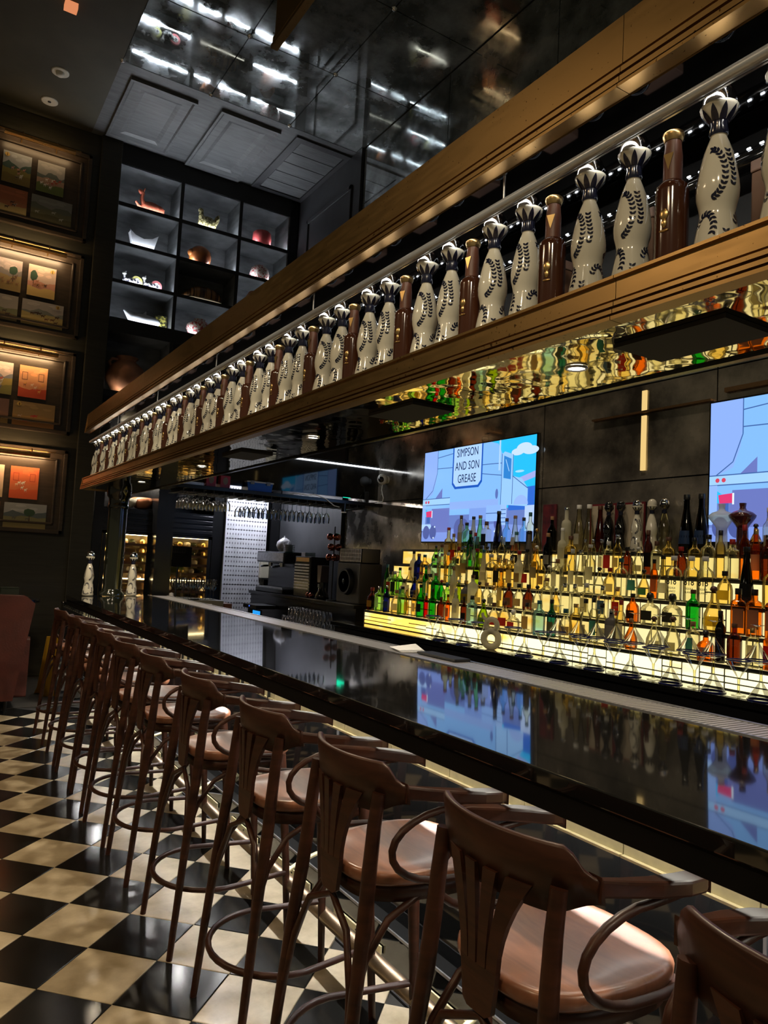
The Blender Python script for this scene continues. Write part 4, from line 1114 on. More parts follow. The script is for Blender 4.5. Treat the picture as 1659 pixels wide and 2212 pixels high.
m_pane = lit_pane_mat('lit_shelf_pane', 1.75)
m_pane2 = lit_pane_mat('lit_shelf_riser', 1.0, (1.0, .80, .34))
m_pane3 = lit_pane_mat('lit_step_pane', 1.12, (1.0, .84, .40))
zb = BZ
for s_, (xf, zt) in enumerate(ST):
    xn = ST[s_ + 1][0] if s_ < 4 else 4.495
    MB().box(xf + .012, xn, 1.8, BE, zt - .016, zt - .001).build('shelf_glass', m_pane2 if s_ else m_pane2, bb)
    MB().box(xf, xf + .012, 1.8, BE, zt - .016, zt).box(xf, xf + .012, BE - .012, BE, zb, zt).build('shelf_edge', m_blackmatte, bb)
    MB().box(xf + .02, xf + .03, 1.8, BE - .012, zb, zt - .016).build('riser_backing', m_blackmatte, bb)
    # panes of the riser in a loose mosaic of black bars
    y = BE - .012; r = random.Random(40 + s_); zl, zh = zb + .004, zt - .020
    while y > 2.0:
        wd = r.choice([.12, .16, .09, .22, .14, .28]); y0 = max(1.8, y - wd)
        split = r.choice([.30, .30, .30, .5]) if s_ == 0 else r.choice([0, .5, 0])
        if s_ == 0 and r.random() < .25: cells = [(y0, y, 0, .30), (y0, y, .30, .62), ((y0 + y) / 2, y, .62, 1), (y0, (y0 + y) / 2, .62, 1)]
        elif split: cells = [(y0, y, 0, split), (y0, y, split, 1)]
        else: cells = [(y0, y, 0, 1)]
        for (a, b_, c, d) in cells:
            MB().box(xf + .004, xf + .016, a + .0075, b_ - .0075, zl + (zh - zl) * c + .004, zl + (zh - zl) * d - .005).build('lit_pane', m_pane if s_ == 0 else m_pane3, bb)
        y = y0
    # black bars fill the gaps between the panes
    MB().box(xf + .014, xf + .0195, 1.8, BE - .012, zb, zt - .016).build('mosaic_bars', m_blackmatte, bb)
    zb = zt
# ---- bottle kinds. profiles are (radius, height) in metres
m_cap = {'black': pmat('black_cap', (.012, .012, .012), .35), 'silver': m_chrome, 'gold': m_gold, 'cork': pmat('cork', (.32, .17, .08), .7), 'white': pmat('white_cap', (.75, .75, .72), .4),
         'red': pmat('red_cap', (.35, .02, .02), .4), 'teal': pmat('teal_cap', (.03, .16, .2), .4), 'brown': pmat('brown_cap', (.10, .04, .02), .45)}
m_lab = {'cream': pmat('cream_label', (.62, .55, .38), .6), 'white': pmat('white_label', (.75, .72, .62), .6), 'black': pmat('black_label', (.02, .02, .02), .5), 'tan': pmat('tan_label', (.42, .28, .13), .6),
         'red': pmat('red_label', (.45, .03, .03), .5), 'yellow': pmat('yellow_label', (.8, .6, .06), .5), 'blue': pmat('blue_label', (.06, .12, .3), .5), 'teal': pmat('teal_label', (.06, .25, .28), .5), 'grey': pmat('grey_label', (.3, .29, .26), .6)}
for q_ in m_lab.values():
    n_, l_ = q_.node_tree.nodes, q_.node_tree.links; b_ = n_['Principled BSDF']; tl_ = n_.new('ShaderNodeBsdfTranslucent'); tl_.inputs[0].default_value = b_.inputs['Base Color'].default_value
    mx_ = n_.new('ShaderNodeMixShader'); mx_.inputs[0].default_value = .7; l_.new(b_.outputs[0], mx_.inputs[1]); l_.new(tl_.outputs[0], mx_.inputs[2]); l_.new(mx_.outputs[0], n_['Material Output'].inputs[0])
GL = {'clear': ((.95, .92, .76), (.30, .26, .12)), 'pale yellow': ((.98, .84, .45), (.45, .30, .05)), 'amber': ((.90, .42, .08), (.30, .08, .01)), 'orange': ((.98, .42, .06), (.45, .10, .01)), 'brown': ((.35, .12, .04), (.08, .02, .01)),
      'green': ((.08, .62, .14), (.01, .14, .03)), 'pale green': ((.55, .90, .45), (.12, .30, .08)), 'olive green': ((.50, .68, .05), (.10, .16, .01)), 'blue': ((.04, .07, .42), (.01, .01, .10)), 'pale blue': ((.60, .85, .92), (.12, .28, .33)),
      'red': ((.70, .05, .04), (.18, .01, .01)), 'dark': ((.05, .04, .05), (.01, .01, .012)), 'teal': ((.10, .35, .33), (.02, .08, .08))}
m_gl = {k2: thin_glass(k2.replace(' ', '_') + '_bottle_glass', a, b_, .9, .32) for k2, (a, b_) in GL.items()}
m_gl['frosted white'] = thin_glass('frosted_white_glass', (.88, .86, .70), (.62, .60, .46), .5, .3, frost=.8)
m_gl['white ceramic'] = m_white
m_gl['matte grey'] = pmat('matte_grey_glass', (.10, .09, .085), .5)
m_gl['glossy black'] = m_black
KINDS = {
 # name: profile, seg, p, cap(r, z0, z1, ball), label(z0, z1, half angle)
 'round': ([(.034, 0), (.037, .004), (.0375, .01), (.0375, .165), (.034, .185), (.018, .21), (.0135, .23), (.0135, .275)], 20, 2, (.0155, .262, .292, 0), (.05, .12, .8)),
 'slim': ([(.027, 0), (.0295, .004), (.030, .20), (.026, .225), (.014, .245), (.0125, .30)], 18, 2, (.0145, .285, .318, 0), (.06, .16, 1.0)),
 'squat': ([(.046, 0), (.050, .005), (.052, .03), (.052, .10), (.046, .135), (.026, .16), (.015, .175), (.0145, .205)], 24, 2, (.020, .198, .232, 0), (.035, .10, .9)),
 'square': ([(.036, 0), (.038, .004), (.038, .165), (.033, .18), (.016, .19), (.0145, .225)], 24, 6, (.0175, .215, .248, 0), (.04, .14, .62)),
 'flask': ([(.040, 0), (.045, .01), (.050, .05), (.046, .09), (.030, .13), (.016, .16), (.013, .20)], 22, 2, (.019, .20, .232, 1), (.03, .08, .8)),
 'decanter': ([(.047, 0), (.050, .005), (.050, .10), (.040, .12), (.017, .135), (.016, .16)], 24, 4, (.024, .158, .205, 1), (.03, .09, .7)),
 'cone': ([(.040, 0), (.042, .01), (.036, .09), (.026, .17), (.016, .24), (.0145, .29)], 18, 2, (.017, .285, .312, 0), (.05, .12, .9)),
 'tall frosted': ([(.034, 0), (.037, .004), (.038, .21), (.033, .235), (.016, .25), (.0145, .33)], 20, 2, (.016, .322, .345, 0), (.10, .19, .8)),
 'shoulder': ([(.040, 0), (.043, .005), (.044, .15), (.040, .178), (.022, .195), (.015, .205), (.0145, .24)], 22, 2.6, (.018, .235, .262, 0), (.035, .135, 1.0)),
}


def superr(r, a, p):
    ca, sa = math.cos(a), math.sin(a); return r * (abs(ca) ** p + abs(sa) ** p) ** (-1.0 / p)


def make_bottle(kind):
    prof, seg, p, (cr, c0, c1, ball), (l0, l1, la) = KINDS[kind]
    r = empty('liquor_bottle')
    MB().lathe(prof, seg, p=p).build('glass_body', m_gl['clear'], r)
    mb = MB()
    if ball: mb.lathe([(cr * .6, c0 - .004), (cr * .6, c0 + .004), (cr * .95, c0 + .010), (cr, (c0 + c1) / 2), (cr * .7, c1 - .004), (.001, c1)], 16)
    else: mb.lathe([(cr * .96, c0), (cr, c0 + .002), (cr, c1 - .002), (cr * .93, c1)], 16)
    mb.build('cap', m_cap['black'], r)
    R = max(q[0] for q in prof) if kind not in ('cone', 'flask') else None
    vs = []; n = 12
    for i in range(n + 1):
        a = PI - la + 2 * la * i / n
        for z in (l0, l1):
            rr = R
            if rr is None:
                for (r0, z0), (r1, z1) in zip(prof, prof[1:]):
                    if z0 <= z <= z1: rr = r0 + (r1 - r0) * (z - z0) / (z1 - z0)
            q = superr(rr + .0007, a, p); vs.append((q * math.cos(a), q * math.sin(a), z))
    MB().add(vs, [(2 * i, 2 * i + 2, 2 * i + 3, 2 * i + 1) for i in range(n)], True).build('label', m_lab['cream'], r)
    return r


protos = {k2: make_bottle(k2) for k2 in KINDS}; used = set()
WORDS = ['bottom', 'second', 'third', 'fourth', 'top']
counter = [0] * 5


def put_bottle(kind, col, cap, lab, x, y, z, label, group, scale=1.0, rz=0.0, nolabel=False):
    if kind in used: o = copy_tree(protos[kind])
    else: o = protos[kind]; used.add(kind)
    o.location = (x, y, z + .0005); o.rotation_euler = (0, 0, rz); o.scale = (scale, scale, scale)
    for ch in list(o.children):
        if ch.name.startswith('glass_body'): set_mat(ch, m_gl[col])
        elif ch.name.startswith('cap'): set_mat(ch, m_cap[cap])
        elif ch.name.startswith('label'):
            if nolabel: bpy.data.objects.remove(ch)
            else: set_mat(ch, m_lab[lab])
    return tag(o, label, 'bottle', group)


rb = random.Random(19)
pal = {'left': [('clear', 5), ('pale green', 1), ('green', 2), ('blue', 1), ('pale blue', 3), ('pale yellow', 2), ('red', 1), ('frosted white', 2)],
       'mid': [('clear', 12), ('pale yellow', 6), ('amber', 1), ('frosted white', 1), ('olive green', 1), ('matte grey', 1), ('brown', 1)],
       'right': [('clear', 7), ('pale yellow', 6), ('amber', 4), ('orange', 3), ('brown', 2), ('green', 1), ('dark', 1)]}
caps = ['black', 'black', 'silver', 'cork', 'white', 'brown', 'gold', 'black', 'teal', 'red']
labs = ['cream', 'white', 'cream', 'tan', 'black', 'white', 'grey', 'yellow', 'cream', 'white', 'tan', 'cream', 'white', 'grey', 'red', 'teal']


def pick(lst):
    t = sum(q[1] for q in lst); u = rb.random() * t
    for c, q in lst:
        u -= q
        if u <= 0: return c


# bottles placed after the photograph: (step, y, kind, colour, cap, label, scale)
FIX = [
 (0, 6.56, 'squat', 'brown', 'red', 'yellow', 1.0), (0, 6.42, 'square', 'pale green', 'silver', 'white', 1.0), (0, 6.28, 'round', 'blue', 'silver', 'blue', .92), (0, 6.10, 'squat', 'clear', 'cork', 'white', 1.0),
 (0, 5.92, 'slim', 'pale yellow', 'gold', 'yellow', .8), (0, 5.80, 'slim', 'pale yellow', 'brown', 'white', .78), (0, 5.69, 'round', 'green', 'black', 'black', 1.05), (0, 5.60, 'slim', 'red', 'white', 'red', .72),
 (0, 5.50, 'round', 'green', 'black', 'red', .95), (0, 5.37, 'shoulder', 'brown', 'brown', 'tan', .8), (0, 5.27, 'slim', 'orange', 'brown', 'tan', .75), (0, 5.16, 'tall frosted', 'frosted white', 'white', 'white', .86), (0, 5.04, 'round', 'brown', 'black', 'black', .8),
 (0, 4.93, 'square', 'pale blue', 'black', 'white', 1.0), (0, 4.78, 'flask', 'olive green', 'black', 'grey', 1.0), (0, 4.65, 'squat', 'clear', 'brown', 'red', .9), (0, 4.52, 'squat', 'clear', 'brown', 'red', 1.0),
 (0, 4.26, 'square', 'clear', 'black', 'tan', .95), (0, 4.13, 'shoulder', 'pale blue', 'teal', 'white', 1.0), (0, 4.00, 'round', 'teal', 'black', 'tan', .95), (0, 3.86, 'squat', 'clear', 'teal', 'tan', .95),
 (0, 3.10, 'flask', 'clear', 'brown', 'white', 1.0), (0, 2.96, 'flask', 'clear', 'brown', 'cream', 1.05), (0, 2.82, 'square', 'clear', 'cork', 'teal', .9), (0, 2.64, 'slim', 'dark', 'black', 'black', .95), (0, 2.55, 'shoulder', 'brown', 'brown', 'tan', .9),
 (0, 2.44, 'square', 'clear', 'gold', 'cream', .9), (0, 2.33, 'square', 'orange', 'gold', 'red', .95), (0, 2.22, 'square', 'amber', 'gold', 'tan', .95),
 (1, 4.60, 'squat', 'brown', 'black', 'tan', .9), (1, 4.48, 'squat', 'clear', 'black', 'tan', .9), (1, 4.37, 'squat', 'brown', 'black', 'tan', .9),
 (1, 3.98, 'square', 'clear', 'silver', 'tan', .95), (1, 3.88, 'square', 'clear', 'silver', 'tan', .95), (1, 3.77, 'square', 'clear', 'white', 'cream', 1.0), (1, 3.62, 'square', 'clear', 'silver', 'blue', .95), (1, 3.49, 'square', 'pale yellow', 'gold', 'red', .95),
 (1, 3.36, 'squat', 'orange', 'black', 'black', .85), (1, 3.22, 'decanter', 'clear', 'black', 'black', 1.04), (1, 3.05, 'decanter', 'clear', 'black', 'black', 1.06), (1, 2.90, 'shoulder', 'green', 'brown', 'red', .95), (1, 2.76, 'flask', 'pale yellow', 'brown', 'yellow', 1.2),
 (1, 2.60, 'square', 'amber', 'black', 'grey', 1.1), (1, 2.50, 'square', 'amber', 'black', 'grey', 1.1), (1, 2.38, 'square', 'amber', 'black', 'grey', 1.1), (1, 2.25, 'slim', 'orange', 'black', 'black', .9),
 (2, 3.28, 'slim', 'orange', 'black', 'tan', .85), (2, 2.76, 'squat', 'pale yellow', 'black', 'yellow', .9), (2, 2.62, 'cone', 'dark', 'black', 'black', 1.15), (2, 2.47, 'shoulder', 'pale yellow', 'black', 'tan', 1.0), (2, 2.35, 'shoulder', 'amber', 'black', 'tan', 1.0),
 (3, 4.62, 'cone', 'matte grey', 'black', 'grey', 1.05), (3, 4.40, 'round', 'dark', 'cork', 'white', 1.05), (3, 4.24, 'tall frosted', 'frosted white', 'white', 'white', 1.0), (3, 4.00, 'slim', 'clear', 'silver', 'white', .8), (3, 3.92, 'slim', 'clear', 'silver', 'white', .8), (3, 3.84, 'slim', 'clear', 'silver', 'white', .8),
 (4, 5.13, 'cone', 'dark', 'black', 'black', 1.15), (4, 5.02, 'round', 'pale blue', 'brown', 'white', 1.0), (4, 4.91, 'cone', 'clear', 'cork', 'cream', 1.0), (4, 4.80, 'round', 'pale blue', 'black', 'white', 1.0),
 (4, 4.46, 'round', 'dark', 'cork', 'black', 1.0), (4, 4.30, 'tall frosted', 'frosted white', 'silver', 'white', 1.05), (4, 4.166, 'cone', 'clear', 'white', 'white', 1.2), (4, 4.06, 'cone', 'clear', 'white', 'white', 1.2), (4, 3.95, 'cone', 'brown', 'brown', 'tan', 1.15),
 (4, 3.19, 'cone', 'dark', 'black', 'blue', 1.3), (4, 3.075, 'cone', 'dark', 'black', 'blue', 1.3),
]
BLOCK = {2: [(2.84, 3.20)], 4: [(3.30, 3.90), (2.70, 3.02)]}
alls = []
for s_ in range(5):
    fx = sorted([f for f in FIX if f[0] == s_], key=lambda f: -f[1])
    y = (6.56, 6.50, 6.20, 5.98, 5.72)[s_]; row = list(fx)
    RAD = {k3: max(q[0] for q in KINDS[k3][0]) for k3 in KINDS}; nxt = None
    while y > 2.12:
        if nxt is None:
            kd = rb.choice(['round', 'slim', 'squat', 'square', 'flask', 'decanter', 'cone', 'shoulder', 'round', 'shoulder', 'slim', 'tall frosted'] if s_ > 1 else ['round', 'squat', 'square', 'flask', 'decanter', 'shoulder', 'slim'])
            nxt = (kd, rb.uniform(.84, .90) if kd in ('squat', 'decanter', 'flask') else (rb.uniform(.95, 1.08) if s_ < 4 else rb.uniform(1.0, 1.10)), rb.uniform(.003, .014))
        kd, sc_, gap = nxt; rr_ = RAD[kd] * sc_; yc = y - rr_ - gap
        if all(abs(yc - f[1]) > rr_ + RAD[f[2]] * f[6] + .002 for f in fx) and not any(a_ < yc < b_ for a_, b_ in BLOCK.get(s_, [])):
            z_ = 'left' if yc > 5.3 else ('mid' if yc > 3.3 else 'right')
            row.append((s_, yc, kd, pick(pal[z_]), rb.choice(caps), rb.choice(labs), sc_)); y = yc - rr_; nxt = None
        else:
            y -= .012
            if rb.random() < .15: nxt = None
    row.sort(key=lambda f: -f[1])
    for i, f in enumerate(row):
        nol = rb.random() < .25
        xf = ST[s_][0]; xn = ST[s_ + 1][0] if s_ < 4 else 4.48
        art = {'round': 'round', 'slim': 'slim', 'squat': 'squat', 'square': 'square', 'flask': 'pear shaped', 'decanter': 'decanter', 'cone': 'tapering', 'tall frosted': 'tall', 'shoulder': 'broad shouldered'}[f[2]]
        lb = '%s %s bottle, %s cap%s, %s from left, %s lit step' % (f[3], art, f[4], '' if nol else ', %s label' % f[5], ordinal(i + 1), WORDS[s_])
        put_bottle(f[2], f[3], f[4], f[5], (xf + (.056 if s_ < 4 else .045)), f[1], ST[s_][1], lb, 'bottles on the %s lit step' % WORDS[s_], f[6], rb.uniform(-.35, .35) + .2, nol)

# white tequila bottles with a big number
t818 = []
for i, y in enumerate((3.125, 2.995, 2.895)):
    o = put_bottle('shoulder', 'clear', 'white', 'cream', ST[2][0] + .056, y, ST[2][1], 'clear bottle lettered 818 TEQUILA BLANCO, %s of the three' % ['leftmost', 'middle', 'rightmost'][i], 'bottles lettered 818', 1.13, .35)
    for s_, sz, zz in (('818', .052, .112), ('TEQUILA', .0155, .076), ('BLANCO', .0155, .056)):
        text_obj(s_, sz, m_cap['black'], 'lettering', o, face_negx(-.0465, 0, zz), xscale=.72, bold=.012)
# 1800 labels
for o in [q for q in COL.objects if q.get('group') == 'bottles on the second lit step' and abs(q.location.x - 4.116) < .01 and (abs(q.location.y - 3.62) < .01 or abs(q.location.y - 3.49) < .01)]:
    text_obj('1800', .02, m_lab['white'], 'lettering', o, face_negx(-.0395, 0, .10))

# top step: dome stopper bottles
def dome_bottle(body, dome, y, lab, painted=False):
    r = make_talavera(body, m_ink, dome, painted) if not painted else copy_tree(tal0)
    r.location = (4.43, y, ST[4][1] + .0005); r.scale = (.86, .86, .86); r.rotation_euler = (0, 0, PI + .3)
    return tag(r, lab, 'bottle', 'dome stoppered bottles on the top lit step')


dome_bottle(m_black, m_black, 3.862, 'glossy black curved bottle with black dome stopper, left one of two on the top step')
dome_bottle(m_black, m_black, 3.748, 'glossy black curved bottle with black dome stopper, right one of two on the top step')
dome_bottle(None, None, 3.60, 'white and blue leaf painted bottle with silver dome on the top lit step', True)
dome_bottle(m_white, m_white, 3.47, 'plain white curved bottle with white dome stopper on the top lit step')
dome_bottle(m_gl['clear'], m_chrome, 3.365, 'clear curved bottle with chrome dome stopper on the top lit step')
# white cloth topped and dark red flared bottles in front of the right screen
fl = [(.036, 0), (.038, .01), (.036, .12), (.034, .17), (.045, .19), (.080, .235), (.085, .25), (.060, .272), (.025, .285), (.018, .30), (.022, .33)]
S('draped_bottle', m_gl['frosted white'], 'frosted white bottle with flared draped shoulders in front of the right screen', 'bottle', MB().lathe(fl, 24), (4.44, 2.93, ST[4][1] + .0005))
S('draped_bottle', pmat('dark_ruby_glaze', (.06, .012, .012), .12, coat=.6), 'dark ruby bottle with flared shoulders in front of the right screen', 'bottle', MB().lathe(fl, 24), (4.44, 2.785, ST[4][1] + .0005))
# open maroon presentation box
pb = empty('presentation_box', (4.478, 3.83, ST[4][1] + .0005), 0, 'open maroon presentation box with beige lining behind the black dome bottles', 'box')
mar = pmat('maroon_board', (.16, .015, .025), .5); bei = pmat('beige_lining', (.50, .42, .32), .7)
MB().box(.010, .018, -.26, .26, 0, .38).box(-.002, .018, -.26, -.25, 0, .38).box(-.002, .018, .25, .26, 0, .38).box(-.002, .018, -.015, .015, 0, .38).build('box_shell', mar, pb)
for a, b_ in ((-.248, -.018), (.018, .248)): MB().box(.004, .010, a, b_, .01, .365).build('lining', bei, pb)
S('white_bottle', m_white, 'tall white square bottle standing before the open maroon box', 'bottle', MB().lathe([(.03, 0), (.042, .004), (.042, .21), (.015, .222), (.013, .265), (.015, .28)], 20, p=5), (4.43, 3.66, ST[4][1] + .0005)) if 0 else None
# orange-red artwork box at the edge of the left screen
ob = empty('artwork_carton', (4.484, 4.86, ST[4][1] + .0005), 0, 'orange red illustrated carton standing at the right edge of the left screen', 'box')
MB().box(-.009, .012, -.145, .145, 0, .42).build('carton_body', pmat('rust_print', (.46, .12, .05), .5, base2=(.24, .05, .03), scale=9), ob, .003)
ob2 = empty('artwork_carton', (4.484, 4.54, ST[4][1] + .0005), 0, 'dark red carton standing right of the orange red one', 'box')
MB().box(-.009, .012, -.075, .075, 0, .40).build('carton_body', pmat('dark_red_print', (.16, .02, .03), .5, base2=(.05, .01, .02), scale=14), ob2, .003)

# figure-eight bottle on the counter
e8 = empty('figure_eight_bottle', (3.80, 4.43, BZ + .0005), .5, 'frosted white bottle shaped like a figure eight among the cocktail glasses', 'bottle')
mb = MB(); path = []
m8 = thin_glass('frosted_eight', (.80, .76, .62), (.55, .52, .42), .6, .3, frost=.92)
mb.tube([(0, .060 * math.cos(2 * PI * i / 22), .080 + .060 * math.sin(2 * PI * i / 22)) for i in range(22)], .026, 12, closed=True)
mb.tube([(0, .045 * math.cos(2 * PI * i / 20), .185 + .045 * math.sin(2 * PI * i / 20)) for i in range(20)], .021, 12, closed=True)
mb.tube([(0, .04, .215), (0, .075, .25), (0, .08, .275)], [.016, .013, .012], 10)
mb.build('glass_body', m8, e8)

# ---- cocktail glasses, upright and upside down in turn
gp = [(.009, .098), (.013, .104), (.024, .122), (.040, .146), (.055, .170), (.066, .190)]
gin = [(.0645, .190), (.056, .156), (.028, .120), (.001, .100)]


def make_marg():
    r = empty('cocktail_glass')
    MB().lathe([(.036, 0), (.037, .002), (.020, .006), (.0085, .011)], 24).build('foot', m_glass, r)
    MB().lathe([(.0085, .011), (.0068, .025), (.0066, .075), (.009, .098)], 14, caps=False).build('stem', m_stem, r)
    MB().lathe(gp, 28, caps=False).build('glass_bowl', m_glass, r)
    MB().tube([(.0655 * math.cos(2 * PI * i / 28), .0655 * math.sin(2 * PI * i / 28), .190) for i in range(28)], .0042, 6, closed=True).build('blue_rim', m_blueglass, r)
    return r


mg = make_marg(); fst = True
ups = [(930, 5.22), (978, 4.90), (1030, 4.60), (1103, 4.20), (1170, 3.88), (1250, 3.53), (1320, 3.25), (1410, 2.95), (1495, 2.67), (1592, 2.40), (0, 2.12)]
for i, (_, y) in enumerate(ups):
    o = mg if fst else copy_tree(mg); fst = False
    o.location = (3.815, y, BZ + .0005)
    tag(o, 'cocktail glass with blue rim standing upright on back bar, %s upright one from left' % ordinal(i + 1), 'glass', 'cocktail glasses along the back bar')
inv = [5.07, 4.75, 4.05, 3.70, 3.39, 3.10, 2.81, 2.535, 2.26]
for i, y in enumerate(inv):
    o = copy_tree(mg); o.location = (3.79, y, BZ + .1935); o.rotation_euler = (PI, 0, 0)
    tag(o, 'cocktail glass upside down on its blue rim, %s upturned one from left' % ordinal(i + 1), 'glass', 'cocktail glasses along the back bar')
for i, y in enumerate([3.80, 3.62, 3.45, 3.30, 3.14, 2.97, 2.75, 2.60, 2.33]):
    o = copy_tree(mg); o.location = (3.885 if i % 2 else 3.87, y, BZ + .194 + .1935); o.rotation_euler = (PI, 0, 0)
    tag(o, 'upturned cocktail glass stacked on the rims below, %s stacked one from left' % ordinal(i + 1), 'glass', 'cocktail glasses stacked on the row')

# ================================================================== SCREENS
m_screen = paint_mat('screen_picture', emission=1.15)


def screen(y0, y1, z0, z1, label):
    """y0 = viewer's left (larger Y), picture laid out in u 0..1 (left to right), v 0..1 (bottom to top)"""
    W_, H_ = y0 - y1, z1 - z0
    r = empty('television', (4.47, (y0 + y1) / 2, (z0 + z1) / 2), 0, label, 'television', 'televisions on the mirror wall')
    MB().box(-.005, .028, -W_ / 2 - .012, W_ / 2 + .012, -H_ / 2 - .014, H_ / 2 + .012).build('bezel', m_blackwall, r)
    mb = MB(); lay = [-.006]
    def P(pts, c):
        mb.add([(lay[0], W_ / 2 - u * W_, -H_ / 2 + v * H_) for u, v in reversed(pts)], [tuple(range(len(pts)))], False, 0, c); lay[0] -= .00012
    def R(u0, u1, v0, v1, c): P([(u0, v0), (u1, v0), (u1, v1), (u0, v1)], c)
    def E(u, v, ru, rv, c, a0=0, a1=360, n=22): P([(u + ru * math.cos(math.radians(a0 + (a1 - a0) * i / n)), v + rv * math.sin(math.radians(a0 + (a1 - a0) * i / n))) for i in range(n + (0 if a1 - a0 == 360 else 1))], c)
    def ln(u0, v0, u1, v1, c=(.05, .12, .35), w_=.0022):
        d = math.hypot((u1 - u0) * 1.78, v1 - v0); nu, nv = -(v1 - v0) / d * w_ / 1.0, (u1 - u0) * 1.78 / d * w_ * 1.78
        P([(u0 - nu, v0 - nv), (u1 - nu, v1 - nv), (u1 + nu, v1 + nv), (u0 + nu, v0 + nv)], c)
    sky = (.02, .50, .95); body = (.22, .48, .92); bod2 = (.30, .56, .95); grd = (.20, .30, .72); grd2 = (.13, .20, .52); und = (.14, .18, .50)
    R(0, 1, 0, 1, sky)
    # ground in two tones
    P([(0, 0), (1, 0), (1, .34), (0, .27)], grd2); P([(0, 0), (1, 0), (1, .14), (.72, .18), (0, .10)], grd)
    # clouds and far building
    for a, b_, q, w_ in ((.86, .86, .05, .035), (.91, .89, .06, .05), (.96, .86, .06, .04)): E(a, b_, q, w_, (.55, .72, .98))
    E(.88, .67, .035, .012, (.35, .68, .98))
    P([(.80, .52), (1, .60), (1, .66), (.86, .60)], (.35, .40, .80)); P([(.80, .30), (1, .30), (1, .52), (.80, .50)], (.03, .14, .62)); R(.93, 1, .10, .34, (.45, .60, .90))
    # tank of the truck
    P([(.10, .28), (.70, .28), (.76, .40), (.78, .60), (.76, .80), (.70, .97), (.64, 1.0), (0, 1.0), (0, .40)], body)
    P([(.02, .46), (.10, .52), (.13, .66), (.14, .82), (.14, 1.0), (0, 1.0), (0, .40)], (.26, .42, .88))
    ln(.14, .80, .76, .77); ln(.14, .92, .40, .96); ln(.56, .69, .78, .64); ln(.14, 1, .14, .75); ln(.14, .75, .10, .56); ln(.10, .56, .02, .46)
    R(0, .28, .40, .47, (.34, .60, .95)); E(.035, .435, .009, .016, (.62, .06, .10)); E(.062, .435, .009, .016, (.62, .06, .10))
    P([(.13, .47), (.20, .47), (.20, .58)], und); ln(.0, .47, .28, .47); ln(0, .40, .28, .40)
    R(.0, .035, .12, .40, (.28, .46, .90)); R(.0, .12, .14, .19, (.40, .62, .98))
    P([(.10, .36), (.28, .36), (.28, .10), (.12, .10), (.09, .20)], und)
    P([(.045, .27), (.10, .27), (.105, .34), (.04, .33)], (.70, .04, .16)); R(.10, .108, .26, .34, (.75, .85, 1)); R(.05, .085, .20, .27, (.05, .12, .40))
    # tyres
    for a in (.05, .12): E(a, .10, .035, .075, (.07, .10, .32))
    for a in (.38, .42): E(a, .13, .05, .11, (.09, .12, .36))
    E(.72, .18, .03, .07, (.08, .10, .34))
    # chassis, step and cab
    R(.28, .72, .34, .42, (.26, .42, .85)); R(.47, .62, .22, .34, (.20, .34, .78)); R(.62, .74, .20, .36, (.26, .46, .90)); ln(.62, .28, .74, .28); R(.74, .79, .16, .36, (.32, .52, .92))
    for i in range(4): ln(.745, .19 + i * .04, .785, .19 + i * .04)
    P([(.74, .36), (.95, .33), (.95, .50), (.90, .60), (.83, .63), (.83, .84), (.76, .88), (.74, .86)], bod2)
    P([(.755, .62), (.815, .60), (.815, .80), (.755, .84)], (.03, .22, .62)); ln(.77, .80, .80, .68, (.4, .65, 1)); R(.712, .725, .70, 1.0, (.40, .62, .98))
    ln(.83, .84, .83, .36); ln(.83, .63, .95, .50); E(.90, .35, .055, .09, (.30, .46, .88), 0, 180); ln(.74, .86, .74, .36)
    E(.705, .47, .012, .05, (.10, .16, .45))
    # sign on the tank
    def rr(u0, u1, v0, v1, q, c): P([(u0 + q, v0), (u1 - q, v0), (u1, v0 + q * 1.78), (u1, v1), (u0, v1), (u0, v0 + q * 1.78)], c)
    rr(.295, .575, .555, 1.0, .03, (.01, .09, .48)); rr(.307, .563, .580, 1.0, .026, (.40, .62, .98))
    for a, b_ in ((.14, .16), (.13, .04), (.70, .10)): P([(a, b_ - .012), (a + .008, b_), (a, b_ + .012), (a - .008, b_)], (.7, .85, 1))
    mb.build('picture', m_screen, r)
    ink = emit('screen_ink', (.004, .012, .07), 1.0)
    for s_, v, sz in (('SIMPSON', .93, .118), ('AND SON', .79, .118), ('GREASE', .655, .118)):
        text_obj(s_, sz, ink, 'screen_lettering', r, face_negx(lay[0] - .001, W_ / 2 - .435 * W_, -H_ / 2 + v * H_), xscale=.70, extrude=.0003, bold=0)
    return r


screen(6.38, 4.71, 1.84, 2.775, 'flat television showing a blue cartoon tanker truck, left screen above the bottles')
screen(3.04, 1.37, 1.84, 2.775, 'flat television showing the same blue cartoon truck, cut off by the right edge')

# ================================================================== SERVICE CORNER (far left end of the back bar)
# patterned white wall piece
tw = empty('patterned_wall', (0, 0, 0), 0, 'white wall section with small black fleur pattern behind the hanging glasses', 'wall panel')
m_wh = pmat('white_patterned_paint', (.62, .62, .66), .5, var=.12, scale=6)
MB().box(3.60, 4.22, 9.90, 9.98, 0, 3.3).build('wall_board', m_wh, tw)
mb = MB()
z = .3; row = 0
while z < 3.2:
    x = 3.635
    while x < 4.20:
        yy = 9.8992
        if row % 2 == 0: mb.add([(x - .022, yy, z - .003), (x + .022, yy, z - .003), (x + .022, yy, z + .003), (x - .022, yy, z + .003)], [(0, 1, 2, 3)]); mb.add([(x - .010, yy, z), (x, yy, z - .016), (x + .010, yy, z), (x, yy, z + .016)], [(0, 1, 2, 3)])
        else: mb.add([(x - .006, yy, z), (x, yy, z - .022), (x + .006, yy, z), (x, yy, z + .022)], [(0, 1, 2, 3)])
        x += .040
    z += .064; row += 1
